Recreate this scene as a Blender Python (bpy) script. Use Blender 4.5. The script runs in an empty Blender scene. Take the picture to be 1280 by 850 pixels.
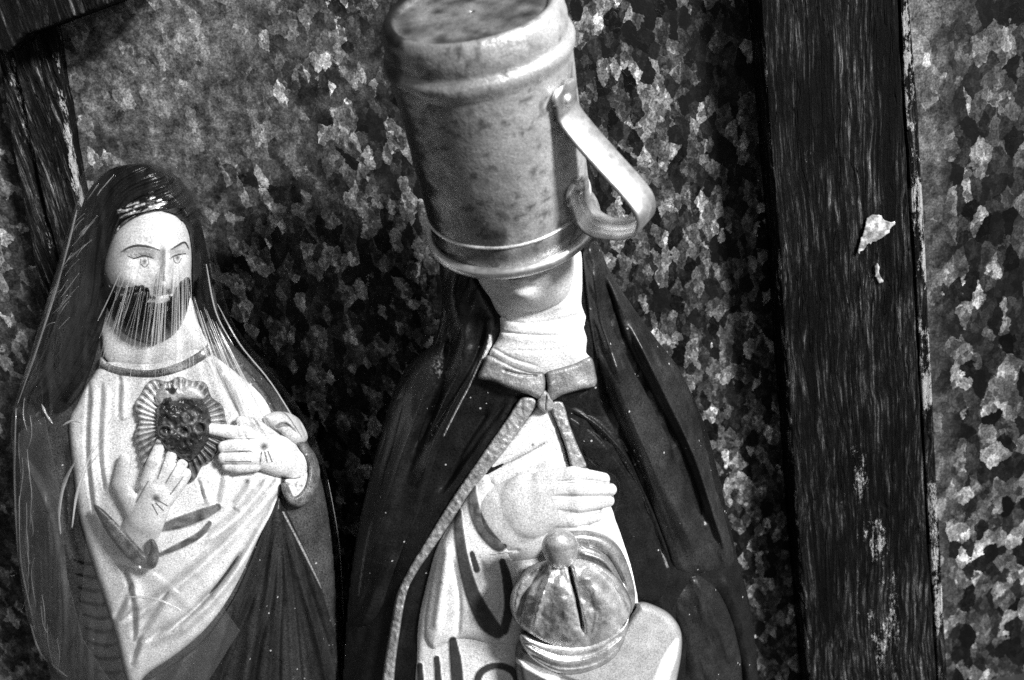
import bpy, math, random
import numpy as np
from mathutils import Vector, Matrix
random.seed(7); rng = np.random.default_rng(7)
scene = bpy.context.scene
COL = scene.collection

# ------------------------------------------------------------------ camera
FPX = 1244.4                                   # focal length in pixels of the 1280 px wide photograph (35 mm lens)
PITCH, ROLL = math.radians(22.5), math.asin(0.182)
CAM = np.array([0.0, -0.578, 0.46])
Fw = np.array([0, math.cos(PITCH), -math.sin(PITCH)])
U0 = np.array([0, math.sin(PITCH), math.cos(PITCH)]); R0 = np.array([1.0, 0, 0])
s_, c_ = -math.sin(ROLL), math.cos(ROLL)
Rt = c_*R0 + s_*U0; Up = -s_*R0 + c_*U0
cam_d = bpy.data.cameras.new('camera'); cam = bpy.data.objects.new('camera', cam_d); COL.objects.link(cam)
cam.matrix_world = Matrix(((Rt[0], Up[0], -Fw[0], CAM[0]), (Rt[1], Up[1], -Fw[1], CAM[1]), (Rt[2], Up[2], -Fw[2], CAM[2]), (0, 0, 0, 1)))
cam_d.lens = 35; cam_d.sensor_width = 36; cam_d.clip_start = 0.02; cam_d.clip_end = 50
cam_d.dof.use_dof = True; cam_d.dof.focus_distance = 0.545; cam_d.dof.aperture_fstop = 10.0
scene.camera = cam

# ------------------------------------------------------------------ light
SUN = Vector((0.60, -0.52, 0.50)).normalized()
w = bpy.data.worlds.new("World"); scene.world = w; w.use_nodes = True
nt = w.node_tree; bg = nt.nodes['Background']
sky = nt.nodes.new('ShaderNodeTexSky'); sky.sky_type = 'NISHITA'; sky.sun_disc = False
sky.sun_elevation = math.asin(SUN.z); sky.sun_rotation = math.atan2(SUN.x, SUN.y)
hs = nt.nodes.new('ShaderNodeRGBToBW')            # the photograph is black and white
nt.links.new(sky.outputs[0], hs.inputs[0]); nt.links.new(hs.outputs[0], bg.inputs[0]); bg.inputs[1].default_value = 0.05
sl = bpy.data.lights.new('sun', 'SUN'); sl.energy = 5.0; sl.angle = math.radians(9); sl.color = (1, 1, 1)
so = bpy.data.objects.new('sun', sl); COL.objects.link(so); so.rotation_euler = SUN.to_track_quat('Z', 'Y').to_euler()
scene.view_settings.view_transform = 'Standard'; scene.view_settings.look = 'None'
scene.view_settings.exposure = 0.5; scene.view_settings.gamma = 1.0
scene.cycles.max_bounces = 8; scene.cycles.transparent_max_bounces = 16
scene.cycles.use_denoising = False

# ------------------------------------------------------------------ helpers: rays
M = 0.0004                                     # metres of relief per unit of height
def P(px, py, Y):
    px, py, Y = np.broadcast_arrays(np.asarray(px, float), np.asarray(py, float), np.asarray(Y, float))
    a = (px-640)/FPX; b = (425-py)/FPX
    d = Fw[None, :] + a.reshape(-1, 1)*Rt + b.reshape(-1, 1)*Up
    t = (Y.reshape(-1)-CAM[1])/d[:, 1]
    return CAM + t[:, None]*d
def P1(px, py, Y): return P(px, py, Y)[0]
def vn(x, y, seed=0):                          # value noise in 0..1
    xi = np.floor(x).astype(np.int64); yi = np.floor(y).astype(np.int64); fx = x-xi; fy = y-yi
    fx = fx*fx*(3-2*fx); fy = fy*fy*(3-2*fy)
    def h(i, j):
        n = (i*374761393 + j*668265263 + seed*1442695041) & 0x7fffffff
        n = ((n ^ (n >> 13))*1274126177) & 0x7fffffff
        return ((n ^ (n >> 16)) & 0xffff)/65535.0
    return (h(xi, yi)*(1-fx)+h(xi+1, yi)*fx)*(1-fy) + (h(xi, yi+1)*(1-fx)+h(xi+1, yi+1)*fx)*fy
def fbm(x, y, seed=0, o=3):
    v = 0; a = .5; tot = 0
    for k in range(o): v = v+a*vn(x*2**k, y*2**k, seed+k); tot += a; a *= .5
    return v/tot
def spline(pts, closed=True, n=6):
    pts = np.asarray(pts, float); N = len(pts); out = []
    rng_ = range(N if closed else N-1)
    for i in rng_:
        g = (lambda k: pts[k % N]) if closed else (lambda k: pts[min(max(k, 0), N-1)])
        p0, p1, p2, p3 = g(i-1), g(i), g(i+1), g(i+2)
        for k in range(n):
            t = k/n
            out.append(.5*((2*p1)+(-p0+p2)*t+(2*p0-5*p1+4*p2-p3)*t*t+(-p0+3*p1-3*p2+p3)*t**3))
    if not closed: out.append(pts[-1])
    return np.array(out)
def pdist(X, Y, pl):
    """distance to an open polyline; also the parameter 0..1 along it"""
    best = np.full(X.shape, 1e9); par = np.zeros(X.shape)
    seg = np.hypot(*(pl[1:, :2]-pl[:-1, :2]).T); cum = np.concatenate([[0], np.cumsum(seg)]); L = cum[-1]+1e-9
    for i in range(len(pl)-1):
        a, b = pl[i, :2], pl[i+1, :2]; d = b-a; l2 = d@d+1e-9
        t = np.clip(((X-a[0])*d[0]+(Y-a[1])*d[1])/l2, 0, 1)
        q = np.hypot(X-a[0]-t*d[0], Y-a[1]-t*d[1]); m = q < best
        best = np.where(m, q, best); par = np.where(m, (cum[i]+t*seg[i])/L, par)
    return best, par
def stroke(X, Y, pts, w=None, soft=.45, n=4):
    """0..1 mask round a line of (x, y[, width]) points"""
    pts = np.asarray(pts, float); wd = pts[:, 2] if pts.shape[1] > 2 else np.full(len(pts), float(w))
    out = np.zeros(X.shape); mw = wd.max()+2
    m = (X > pts[:, 0].min()-mw) & (X < pts[:, 0].max()+mw) & (Y > pts[:, 1].min()-mw) & (Y < pts[:, 1].max()+mw)
    if not m.any(): return out
    pl = spline(np.column_stack([pts[:, :2], wd]), False, n)
    d, p = pdist(X[m], Y[m], pl)
    seg = np.hypot(*(pl[1:, :2]-pl[:-1, :2]).T); cum = np.concatenate([[0], np.cumsum(seg)])/seg.sum()
    r = np.maximum(np.interp(p, cum, pl[:, 2])/2, .3)
    v = np.clip((r-d)/(r*soft+.3)+.35, 0, 1)
    out[m] = v*v*(3-2*v); return out
def bump(X, Y, pts, w, h):                     # soft ridge or groove
    pts = np.asarray(pts, float); out = np.zeros(X.shape); mw = w*2.2
    m = (X > pts[:, 0].min()-mw) & (X < pts[:, 0].max()+mw) & (Y > pts[:, 1].min()-mw) & (Y < pts[:, 1].max()+mw)
    if not m.any(): return out
    d, p = pdist(X[m], Y[m], spline(pts[:, :2], False, 4))
    out[m] = h*np.exp(-(d/w)**2*1.6)*np.clip(np.minimum(p, 1-p)*8+.25, 0, 1); return out
def blob(X, Y, cx, cy, rx, ry, a=0):
    c, s = math.cos(math.radians(a)), math.sin(math.radians(a))
    u = ((X-cx)*c+(Y-cy)*s)/rx; v = (-(X-cx)*s+(Y-cy)*c)/ry
    return np.exp(-(u*u+v*v)*1.4)
def inside(X, Y, pl):
    r = np.zeros(X.shape, bool); n = len(pl)
    for i in range(n):
        x1, y1 = pl[i]; x2, y2 = pl[(i+1) % n]
        if y1 == y2: continue
        c = ((y1 > Y) != (y2 > Y)) & (X < (x2-x1)*(Y-y1)/(y2-y1)+x1); r ^= c
    return r
def pmask(X, Y, pts, soft=1.2, sp=True):
    pl = spline(pts) if sp else np.asarray(pts, float)
    out = np.zeros(X.shape); b = soft+1
    m = (X > pl[:, 0].min()-b) & (X < pl[:, 0].max()+b) & (Y > pl[:, 1].min()-b) & (Y < pl[:, 1].max()+b)
    if not m.any(): return out
    d, _ = pdist(X[m], Y[m], np.vstack([pl, pl[:1]])); sd = np.where(inside(X[m], Y[m], pl), d, -d)
    out[m] = np.clip(sd/soft+.5, 0, 1); return out
class Poly:
    def __init__(s, pts, smooth=True, n=6): s.pl = spline(pts, True, n) if smooth else np.asarray(pts, float)
    def bbox(s): return (*s.pl.min(0), *s.pl.max(0))
    def ev(s, X, Y):
        pl = np.vstack([s.pl, s.pl[:1]]); best = np.full(X.shape, 1e9); nx = X.copy(); ny = Y.copy()
        for i in range(len(pl)-1):
            a, b = pl[i], pl[i+1]; d = b-a; l2 = d@d+1e-9
            t = np.clip(((X-a[0])*d[0]+(Y-a[1])*d[1])/l2, 0, 1)
            qx = a[0]+t*d[0]; qy = a[1]+t*d[1]; q = np.hypot(X-qx, Y-qy); m = q < best
            best = np.where(m, q, best); nx = np.where(m, qx, nx); ny = np.where(m, qy, ny)
        return np.where(inside(X, Y, s.pl), best, -best), nx, ny, None, None
class Caps:
    """union of tapered capsules: rows (x0,y0,r0,z0, x1,y1,r1,z1)"""
    def __init__(s, rows, k=.5, flat=1.0): s.rows = rows; s.k = k; s.flat = flat
    def bbox(s):
        a = np.array([w_[:8] for w_ in s.rows], float); r = max(a[:, 2].max(), a[:, 6].max())
        return (min(a[:, 0].min(), a[:, 4].min())-r, min(a[:, 1].min(), a[:, 5].min())-r, max(a[:, 0].max(), a[:, 4].max())+r, max(a[:, 1].max(), a[:, 5].max())+r)
    def ev(s, X, Y):
        best = np.full(X.shape, -1e9); nx = X.copy(); ny = Y.copy(); zc = np.zeros(X.shape)
        num = np.zeros(X.shape); hs = []
        for row in s.rows:
            x0, y0, r0, z0, x1, y1, r1, z1 = row[:8]; fl = row[8] if len(row) > 8 else s.flat
            dx, dy = x1-x0, y1-y0; l2 = dx*dx+dy*dy+1e-9
            t = np.clip(((X-x0)*dx+(Y-y0)*dy)/l2, 0, 1); cx = x0+t*dx; cy = y0+t*dy; r = r0+(r1-r0)*t; z = z0+(z1-z0)*t
            q = np.hypot(X-cx, Y-cy)+1e-9; sd = r-q; m = sd > best
            best = np.where(m, sd, best); nx = np.where(m, cx+(X-cx)/q*r, nx); ny = np.where(m, cy+(Y-cy)/q*r, ny); zc = np.where(m, z, zc)
            hs.append(np.where(q < r, z+fl*np.sqrt(np.maximum(r*r-q*q, 0)), -1e3))
        hs = np.array(hs); mx = hs.max(0); f = mx+np.log(np.exp((hs-mx)/2.2).sum(0))*2.2*s.k
        zb = np.where(mx > -500, zc, zc)
        return best, nx, ny, np.where(mx > -500, f, zc), zb
def edge(s, w): 
    q = np.clip(s/w, 0, 1); return np.sqrt(np.maximum(1-(1-q)**2, 0))

def mesh_obj(name, V, faces, mat, parent=None, tone=None, smooth=True):
    me = bpy.data.meshes.new(name); V = np.asarray(V, float)
    if isinstance(faces, np.ndarray):
        n, k = faces.shape
        me.vertices.add(len(V)); me.vertices.foreach_set('co', V.ravel())
        me.loops.add(n*k); me.loops.foreach_set('vertex_index', faces.ravel().astype(np.int32))
        me.polygons.add(n); me.polygons.foreach_set('loop_start', np.arange(0, n*k, k, dtype=np.int32))
        me.update(calc_edges=True); me.validate()
    else:
        me.from_pydata([tuple(v) for v in V], [], faces); me.update()
    me.polygons.foreach_set('use_smooth', np.full(len(me.polygons), smooth))
    if tone is not None:
        at = me.attributes.new('tone', 'FLOAT_COLOR', 'POINT')
        c = np.ones((len(V), 4)); c[:, :3] = np.asarray(tone).reshape(-1, 1); at.data.foreach_set('color', c.ravel())
    me.materials.append(mat)
    o = bpy.data.objects.new(name, me); COL.objects.link(o)
    if parent: o.parent = parent
    return o
def sculpt(name, reg, mat, parent, Y0, base, front, back, tone, step=2.0, ortho=False, smooth=True):
    """closed relief solid: outline reg, mid-surface height base(X,Y), front/back offsets from it (height units) as functions of X,Y,s"""
    if not hasattr(reg, 'ev'): reg = Poly(reg)
    x0, y0, x1, y1 = reg.bbox()
    gx = np.arange(x0-step, x1+step*1.5, step); gy = np.arange(y0-step, y1+step*1.5, step)
    X, Y = np.meshgrid(gx, gy); ny_, nx_ = X.shape; X = X.ravel(); Y = Y.ravel()
    sd, qx, qy, f, zb = reg.ev(X, Y)
    ins = (sd > 0).reshape(ny_, nx_)
    cell = ins[:-1, :-1] | ins[1:, :-1] | ins[:-1, 1:] | ins[1:, 1:]
    idx = np.arange(ny_*nx_).reshape(ny_, nx_)
    a = idx[:-1, :-1][cell]; b = idx[:-1, 1:][cell]; c = idx[1:, 1:][cell]; d = idx[1:, :-1][cell]
    Q = np.stack([a, d, c, b], 1); used = np.unique(Q); remap = np.full(ny_*nx_, -1); remap[used] = np.arange(len(used))
    Q = remap[Q]; X, Y, sd, qx, qy = (v[used] for v in (X, Y, sd, qx, qy))
    out = sd <= 0; near = out
    X = np.where(near, qx, X); Y = np.where(near, qy, Y); s = np.where(near, 0, sd)
    B = base(X, Y)
    if f is not None:
        f = f[used]; zb = zb[used]; hf = B+np.where(out, zb, f)+front(X, Y, s)*(~out); hb = B+np.where(out, zb, 2*zb-f) if back is None else B+zb-back(X, Y, s)*(~out)
    else:
        hf = B+front(X, Y, s)*(~out if not ortho else 1); hb = B-back(X, Y, s)*(~out if not ortho else 1)
    VF = P(X, Y, Y0-hf*M)
    if ortho:
        VB = VF.copy(); VB[:, 1] = Y0-hb*M; bi = np.arange(len(X))
        ed = {}
        V = np.vstack([VF, VB]); n = len(X)
        # side walls
        E = np.concatenate([Q[:, [0, 1]], Q[:, [1, 2]], Q[:, [2, 3]], Q[:, [3, 0]]]); key = E[:, 0].astype(np.int64)*n+E[:, 1]; rk = E[:, 1].astype(np.int64)*n+E[:, 0]
        bd = E[~np.isin(key, rk)]
        F = np.concatenate([Q, Q[:, ::-1]+n, np.stack([bd[:, 1], bd[:, 0], bd[:, 0]+n, bd[:, 1]+n], 1)])
        tn = tone(X, Y, s); T = np.concatenate([tn, tn*0])
    else:
        inn = np.nonzero(~out)[0]; bmap = np.arange(len(X)); bmap[inn] = len(X)+np.arange(len(inn))
        VB = P(X[inn], Y[inn], Y0-hb[inn]*M); V = np.vstack([VF, VB])
        F = np.concatenate([Q, bmap[Q[:, ::-1]]]); tn = tone(X, Y, s); T = np.concatenate([tn, tn[inn]])
    return mesh_obj(name, V, F, mat, parent, T, smooth)
def K(v): return lambda X, Y, s: np.full(X.shape, float(v))
def empty(name, loc, label=None, cat=None, group=None):
    o = bpy.data.objects.new(name, None); COL.objects.link(o); o.location = loc; o.empty_display_size = .02
    tag(o, label, cat, group); bpy.context.view_layer.update(); return o
def tag(o, label=None, cat=None, group=None, kind=None):
    if label: o['label'] = label
    if cat: o['category'] = cat
    if group: o['group'] = group
    if kind: o['kind'] = kind
    return o
def rebase(root):                              # parts were built in world space: put them under their Empty unchanged
    inv = Matrix.Translation(-root.location)
    for c in root.children: c.matrix_parent_inverse = inv

# ------------------------------------------------------------------ materials (all grey: the photograph is black and white)
class NT:
    def __init__(s, name):
        s.m = bpy.data.materials.new(name); s.m.use_nodes = True; s.t = s.m.node_tree; s.b = s.t.nodes['Principled BSDF']; s.out = s.t.nodes['Material Output']
    def n(s, ty, **kw):
        o = s.t.nodes.new(ty)
        for k, v in kw.items():
            if k.startswith('i_'): o.inputs[int(k[2:]) if k[2:].isdigit() else k[2:].replace('_', ' ')].default_value = v
            else: setattr(o, k, v)
        return o
    def l(s, a, b): s.t.links.new(a, b)
    def tex(s, scale=(1, 1, 1), rot=(0, 0, 0)):
        tc = s.n('ShaderNodeTexCoord'); mp = s.n('ShaderNodeMapping'); mp.inputs['Scale'].default_value = scale; mp.inputs['Rotation'].default_value = rot
        s.l(tc.outputs['Object'], mp.inputs[0]); return mp.outputs[0]
    def noise(s, vec, sc, det=3, rough=.55):
        o = s.n('ShaderNodeTexNoise'); o.inputs['Scale'].default_value = sc; o.inputs['Detail'].default_value = det; o.inputs['Roughness'].default_value = rough
        s.l(vec, o.inputs['Vector']); return o.outputs['Fac']
    def ramp(s, fac, stops, interp='LINEAR'):
        o = s.n('ShaderNodeValToRGB'); e = o.color_ramp.elements; o.color_ramp.interpolation = interp
        while len(e) < len(stops): e.new(.5)
        for k, (p, v) in enumerate(stops): e[k].position = p; e[k].color = (v, v, v, 1)
        s.l(fac, o.inputs[0]); return o.outputs[0]
    def math(s, op, a, b=None, c=None, clamp=False):
        o = s.n('ShaderNodeMath', operation=op, use_clamp=clamp)
        for i, v in enumerate((a, b, c)):
            if v is None: continue
            if isinstance(v, (int, float)): o.inputs[i].default_value = v
            else: s.l(v, o.inputs[i])
        return o.outputs[0]
    def bump(s, h, st, dist=.001):
        o = s.n('ShaderNodeBump'); o.inputs['Strength'].default_value = st; o.inputs['Distance'].default_value = dist; s.l(h, o.inputs['Height']); s.l(o.outputs[0], s.b.inputs['Normal'])

def painted(name, rough=.35, grain=.25, specks=0., coat=.3, metallic=0., wear=0., bumpst=.25, bscale=450, spec=.4):
    """painted plaster: tone comes from brushwork and painted-in shading stored on the mesh, with fine speckle, pinholes and chips"""
    q = NT(name); v = q.tex(); at = q.n('ShaderNodeAttribute', attribute_name='tone')
    n1 = q.ramp(q.noise(v, 1250, 2, .8), [(.28, 0), (.72, 1)]); n2 = q.noise(v, 120, 4, .6)
    g = q.math('MULTIPLY_ADD', n1, grain*2, 1-grain); g2 = q.math('MULTIPLY_ADD', n2, grain*1.2, 1-grain*.6)
    c = q.math('MULTIPLY', q.math('MULTIPLY', at.outputs['Fac'], g), g2)
    if specks > 0:
        vo = q.n('ShaderNodeTexVoronoi'); vo.inputs['Scale'].default_value = 190; q.l(v, vo.inputs['Vector'])
        sp = q.math('LESS_THAN', vo.outputs['Distance'], .11)
        keep = q.math('GREATER_THAN', q.noise(v, 60, 2), 1-specks*.45-.1)
        c = q.math('ADD', c, q.math('MULTIPLY', q.math('MULTIPLY', sp, keep), .35))
    if wear > 0:
        wn = q.ramp(q.noise(v, 260, 6, .72), [(.60, 0), (.66, 1)]); c = q.math('ADD', c, q.math('MULTIPLY', wn, wear))
    q.l(c, q.b.inputs['Base Color'])
    q.l(q.math('MULTIPLY_ADD', n2, .3, rough-.15), q.b.inputs['Roughness'])
    q.b.inputs['Coat Weight'].default_value = coat; q.b.inputs['Coat Roughness'].default_value = .25
    q.b.inputs['Metallic'].default_value = metallic
    q.b.inputs['Specular IOR Level'].default_value = spec
    q.bump(q.noise(v, bscale, 4, .65), bumpst, .0006)
    return q.m
M_dark = painted('dark_glazed_plaster', .37, 1.0, .75, .0, bumpst=.5, spec=.42)
M_white = painted('white_painted_plaster', .5, .55, 0, .0, bumpst=.3)
M_skin = painted('flesh_painted_plaster', .45, .52, 0, .04, bumpst=.2)
M_trim = painted('gilded_trim_paint', .4, .5, 0, .3, metallic=.3, wear=.25, bumpst=.8, bscale=700)
M_hair = painted('glossy_dark_hair_paint', .24, .6, 0, .0, bumpst=.5, spec=.3)
M_silver = painted('silver_paint', .34, .6, 0, .2, metallic=.6, bumpst=.5, bscale=260)

def galv(name, cell, dark, seed, patch=.0):
    q = NT(name); v0 = q.tex((1, 1, 1)); 
    off = q.n('ShaderNodeVectorMath', operation='ADD'); off.inputs[1].default_value = (seed, 0, seed*.7); q.l(v0, off.inputs[0]); v = off.outputs[0]
    nz = q.n('ShaderNodeTexNoise'); nz.inputs['Scale'].default_value = 1.35/cell; nz.inputs['Detail'].default_value = 3; nz.inputs['Roughness'].default_value = .6; q.l(v, nz.inputs['Vector'])
    sub = q.n('ShaderNodeVectorMath', operation='SUBTRACT'); sub.inputs[1].default_value = (.5, .5, .5); q.l(nz.outputs['Color'], sub.inputs[0])
    scl = q.n('ShaderNodeVectorMath', operation='SCALE'); scl.inputs['Scale'].default_value = cell*.75; q.l(sub.outputs[0], scl.inputs[0])
    add = q.n('ShaderNodeVectorMath', operation='ADD'); q.l(v, add.inputs[0]); q.l(scl.outputs[0], add.inputs[1])
    mp = q.n('ShaderNodeMapping'); mp.inputs['Scale'].default_value = (1.2, 1, .72); q.l(add.outputs[0], mp.inputs[0])
    def cellrand(sc, smooth=False):
        o = q.n('ShaderNodeTexVoronoi'); o.inputs['Scale'].default_value = sc; o.inputs['Randomness'].default_value = 1; q.l(mp.outputs[0], o.inputs['Vector'])
        b = q.n('ShaderNodeSeparateColor'); q.l(o.outputs['Color'], b.inputs[0]); return b.outputs[0], b.outputs[1]
    a0, a1 = cellrand(.75/cell); b0, b1 = cellrand(1.7/cell); c0, c1 = cellrand(3.6/cell)
    big = q.noise(v, 14, 4, .6); fine = q.noise(v, 900, 3, .7); mid = q.noise(v, 90, 5, .7)
    base = q.ramp(a0, [(0, .004*dark), (.3, .026*dark), (.55, .085*dark), (.78, .22*dark), (.9, .42*dark), (1, .7*dark)])
    base2 = q.ramp(b0, [(0, .3), (.5, .85), (.85, 1.35), (1, 2.2)])
    base3 = q.ramp(c0, [(0, .65), (1, 1.35)])
    c = q.math('MULTIPLY', q.math('MULTIPLY', base, base2), base3)
    c = q.math('MULTIPLY', c, q.ramp(fine, [(.3, .25), (.7, 1.8)]))
    c = q.math('MULTIPLY', c, q.ramp(mid, [(.34, .55), (.66, 1.35)]))
    c = q.math('MULTIPLY', c, q.ramp(big, [(.34, .45), (.62, 1.35)]))
    # chalky white rust, where the mesh says the sheet is weathered
    at = q.n('ShaderNodeAttribute', attribute_name='tone')
    rust = q.math('MULTIPLY', q.ramp(q.noise(v, 110, 8, .8), [(.40, .03), (.52, .20), (.64, .55)]), q.ramp(fine, [(.3, .4), (.7, 1.6)]))
    mx = q.n('ShaderNodeMix'); mx.data_type = 'FLOAT'; q.l(at.outputs['Fac'], mx.inputs[0]); q.l(c, mx.inputs[2]); q.l(rust, mx.inputs[3])
    grime = q.ramp(q.noise(v, 8, 5, .6), [(.35, .35), (.6, 1.0)])
    q.l(q.math('MULTIPLY', mx.outputs[0], grime), q.b.inputs['Base Color']); q.b.inputs['Specular IOR Level'].default_value = .3
    q.b.inputs['Metallic'].default_value = .35
    q.l(q.math('MULTIPLY_ADD', a1, .35, .38), q.b.inputs['Roughness'])
    q.bump(q.math('ADD', q.math('MULTIPLY', b1, .5), mid), .35, .0008)
    return q.m
M_galv = galv('spangled_galvanised_steel', .0053, .85, 3.1)
M_galv2 = galv('coarse_spangled_galvanised_steel', .0078, .72, 5.9)

def wood(name, dark=1., angle=0.):
    q = NT(name); v = q.tex((1, 1, .06), (0, angle, 0)); v2 = q.tex((1, 1, .40), (0, angle, 0)); at = q.n('ShaderNodeAttribute', attribute_name='tone')
    dn = q.n('ShaderNodeTexNoise'); dn.inputs['Scale'].default_value = 28; dn.inputs['Detail'].default_value = 3; q.l(v2, dn.inputs['Vector'])
    ds = q.n('ShaderNodeVectorMath', operation='MULTIPLY_ADD'); ds.inputs[1].default_value = (.012, 0, .004); q.l(dn.outputs['Color'], ds.inputs[0]); q.l(v, ds.inputs[2]); v = ds.outputs[0]
    g1 = q.noise(v, 480, 8, .8); g2 = q.noise(v2, 1000, 5, .85); g3 = q.noise(v, 60, 4, .6)
    c = q.math('MULTIPLY', q.ramp(g1, [(.44, .0006*dark), (.54, .008*dark), (.63, .075*dark), (.76, .35*dark)]), q.ramp(g2, [(.35, .3), (.7, 1.9)]))
    c = q.math('MULTIPLY', c, q.ramp(g3, [(.36, .15), (.66, 1.8)]))
    pt = q.noise(q.tex((1, 1, .5)), 26, 6, .7); c = q.math('MULTIPLY', c, q.ramp(pt, [(.38, .25), (.62, 2.4)]))
    crack = q.ramp(q.noise(v, 150, 3, .5), [(.485, 1), (.5, .05), (.515, 1)]); c = q.math('MULTIPLY', c, crack)
    thr = q.math('SUBTRACT', q.math('MULTIPLY_ADD', g1, .5, q.math('MULTIPLY', g2, .5)), q.math('MULTIPLY_ADD', q.math('MULTIPLY', at.outputs['Fac'], q.ramp(q.noise(q.tex((1, 1, .45)), 75, 5, .7), [(.40, .25), (.6, 1.25)])), -.30, .735))
    wear = q.math('MULTIPLY', q.math('MULTIPLY', thr, 14, clamp=True), .5)
    wear = q.math('MULTIPLY', wear, q.ramp(g2, [(.3, .3), (.7, 1.3)]))
    q.l(q.math('ADD', c, wear), q.b.inputs['Base Color'])
    q.b.inputs['Roughness'].default_value = .62; q.b.inputs['Specular IOR Level'].default_value = .12
    q.bump(q.math('ADD', q.math('ADD', g1, q.math('MULTIPLY', g2, .5)), q.math('MULTIPLY', crack, .8)), .9, .0018)
    return q.m
M_wood = wood('weathered_black_wood', .85, math.radians(0))
M_wood2 = wood('mottled_old_wood', 1.5)

def mugmat():
    q = NT('dented_aluminium'); v = q.tex(); q.b.inputs['Metallic'].default_value = .45
    n = q.noise(v, 45, 5, .6); n2 = q.noise(v, 160, 4, .7); f = q.noise(v, 1600, 2, .7)
    c = q.math('MULTIPLY', q.ramp(n, [(.30, .55), (.45, .8), (.6, .98)]), q.ramp(n2, [(.26, .55), (.42, .95), (.8, 1.1)]))
    c = q.math('MULTIPLY', c, q.ramp(f, [(.3, .6), (.7, 1.3)]))
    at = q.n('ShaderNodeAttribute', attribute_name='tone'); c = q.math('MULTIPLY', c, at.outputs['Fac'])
    q.l(c, q.b.inputs['Base Color']); q.l(q.ramp(n, [(.3, .48), (.7, .30)]), q.b.inputs['Roughness'])
    q.bump(q.math('ADD', n, q.math('MULTIPLY', n2, .35)), .5, .003); return q.m
M_mug = mugmat()
def solder():
    q = NT('tarnished_rim_metal'); q.b.inputs['Metallic'].default_value = .9; q.b.inputs['Base Color'].default_value = (.75,)*3+(1,); 
    v = q.tex(); q.l(q.ramp(q.noise(v, 200, 4, .7), [(.3, .32), (.7, .5)]), q.b.inputs['Roughness']); q.l(q.ramp(q.noise(v, 120, 4, .7), [(.3, .6), (.6, .98)]), q.b.inputs['Base Color']); return q.m
M_rim = solder()
def film(name, white=.0, base=.05, edge_=.55, rough=.06):
    q = NT(name); t = q.t; t.nodes.remove(q.b)
    tr = q.n('ShaderNodeBsdfTransparent'); tr.inputs[0].default_value = (.97,)*3+(1,); gl = q.n('ShaderNodeBsdfGlossy'); gl.inputs[0].default_value = (1, 1, 1, 1); gl.inputs['Roughness'].default_value = rough
    lw = q.n('ShaderNodeLayerWeight'); lw.inputs[0].default_value = .35
    fac = q.math('MULTIPLY_ADD', q.math('POWER', lw.outputs['Facing'], 2.5), edge_, base, clamp=True)
    v = q.tex((1, 1, .3)); bn = q.n('ShaderNodeBump'); bn.inputs['Strength'].default_value = .5; bn.inputs['Distance'].default_value = .001
    q.l(q.noise(v, 160, 4, .6), bn.inputs['Height']); q.l(bn.outputs[0], gl.inputs['Normal'])
    mx = q.n('ShaderNodeMixShader'); q.l(fac, mx.inputs[0]); q.l(tr.outputs[0], mx.inputs[1]); q.l(gl.outputs[0], mx.inputs[2]); last = mx
    if white:
        df = q.n('ShaderNodeBsdfDiffuse'); df.inputs[0].default_value = (.9, .9, .9, 1); tl = q.n('ShaderNodeBsdfTranslucent'); tl.inputs[0].default_value = (.9, .9, .9, 1)
        m1 = q.n('ShaderNodeMixShader'); m1.inputs[0].default_value = .35; q.l(df.outputs[0], m1.inputs[1]); q.l(tl.outputs[0], m1.inputs[2])
        m2 = q.n('ShaderNodeMixShader'); m2.inputs[0].default_value = white; q.l(mx.outputs[0], m2.inputs[1]); q.l(m1.outputs[0], m2.inputs[2]); last = m2
    q.l(last.outputs[0], q.out.inputs['Surface']); return q.m
M_film = film('clear_cellophane', 0, .026, .5, .13)
M_crease = film('creased_cellophane', .30, .12, .4, .2)
def flat(name, v, rough=.7):
    q = NT(name); q.b.inputs['Roughness'].default_value = rough; vv = q.tex(); q.l(q.ramp(q.noise(vv, 90, 5, .7), [(.3, v*.5), (.7, v*1.4)]), q.b.inputs['Base Color']); return q.m
M_shelf = flat('dark_shelf_wood', .03)

# ------------------------------------------------------------------ the setting
SHELF_Z = float(P1(690, 1040, -.07)[2])
def sheet(name, x0, x1, y, mat, label, wfun):
    nx_, nz_ = 160, 200; zs = np.linspace(SHELF_Z-.004, SHELF_Z+.62, nz_); xs = np.linspace(x0, x1, nx_); X, Z = np.meshgrid(xs, zs)
    dy = .0016*(fbm(X*14, Z*9, 5)-.5)*2
    V = np.column_stack([X.ravel(), (y+dy).ravel(), Z.ravel()]); VB = V.copy(); VB[:, 1] = y+.004
    idx = np.arange(nx_*nz_).reshape(nz_, nx_); Q = np.stack([idx[:-1, :-1], idx[:-1, 1:], idx[1:, 1:], idx[1:, :-1]], -1).reshape(-1, 4); n = nx_*nz_
    E = np.concatenate([Q[:, [0, 1]], Q[:, [1, 2]], Q[:, [2, 3]], Q[:, [3, 0]]]); key = E[:, 0].astype(np.int64)*n+E[:, 1]; rk = E[:, 1].astype(np.int64)*n+E[:, 0]; bd = E[~np.isin(key, rk)]
    F = np.concatenate([Q, Q[:, ::-1]+n, np.stack([bd[:, 1], bd[:, 0], bd[:, 0]+n, bd[:, 1]+n], 1)])
    T = wfun(X.ravel(), Z.ravel()); o = mesh_obj(name, np.vstack([V, VB]), F, mat, None, np.concatenate([T, T]))
    return tag(o, label, 'metal sheet', 'galvanised sheets between the wooden posts')
c0 = P1(190, 90, 0)
def rustL(X, Z):
    d = np.hypot((X-c0[0]), (Z-c0[2])*1.1); return np.clip(1.15-d/.11+(fbm(X*60, Z*60, 3)-.5)*1.6, 0, 1)*.62
xr = P1(1060, 425, 0)[0]; xl = P1(60, 200, 0)[0]
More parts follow.
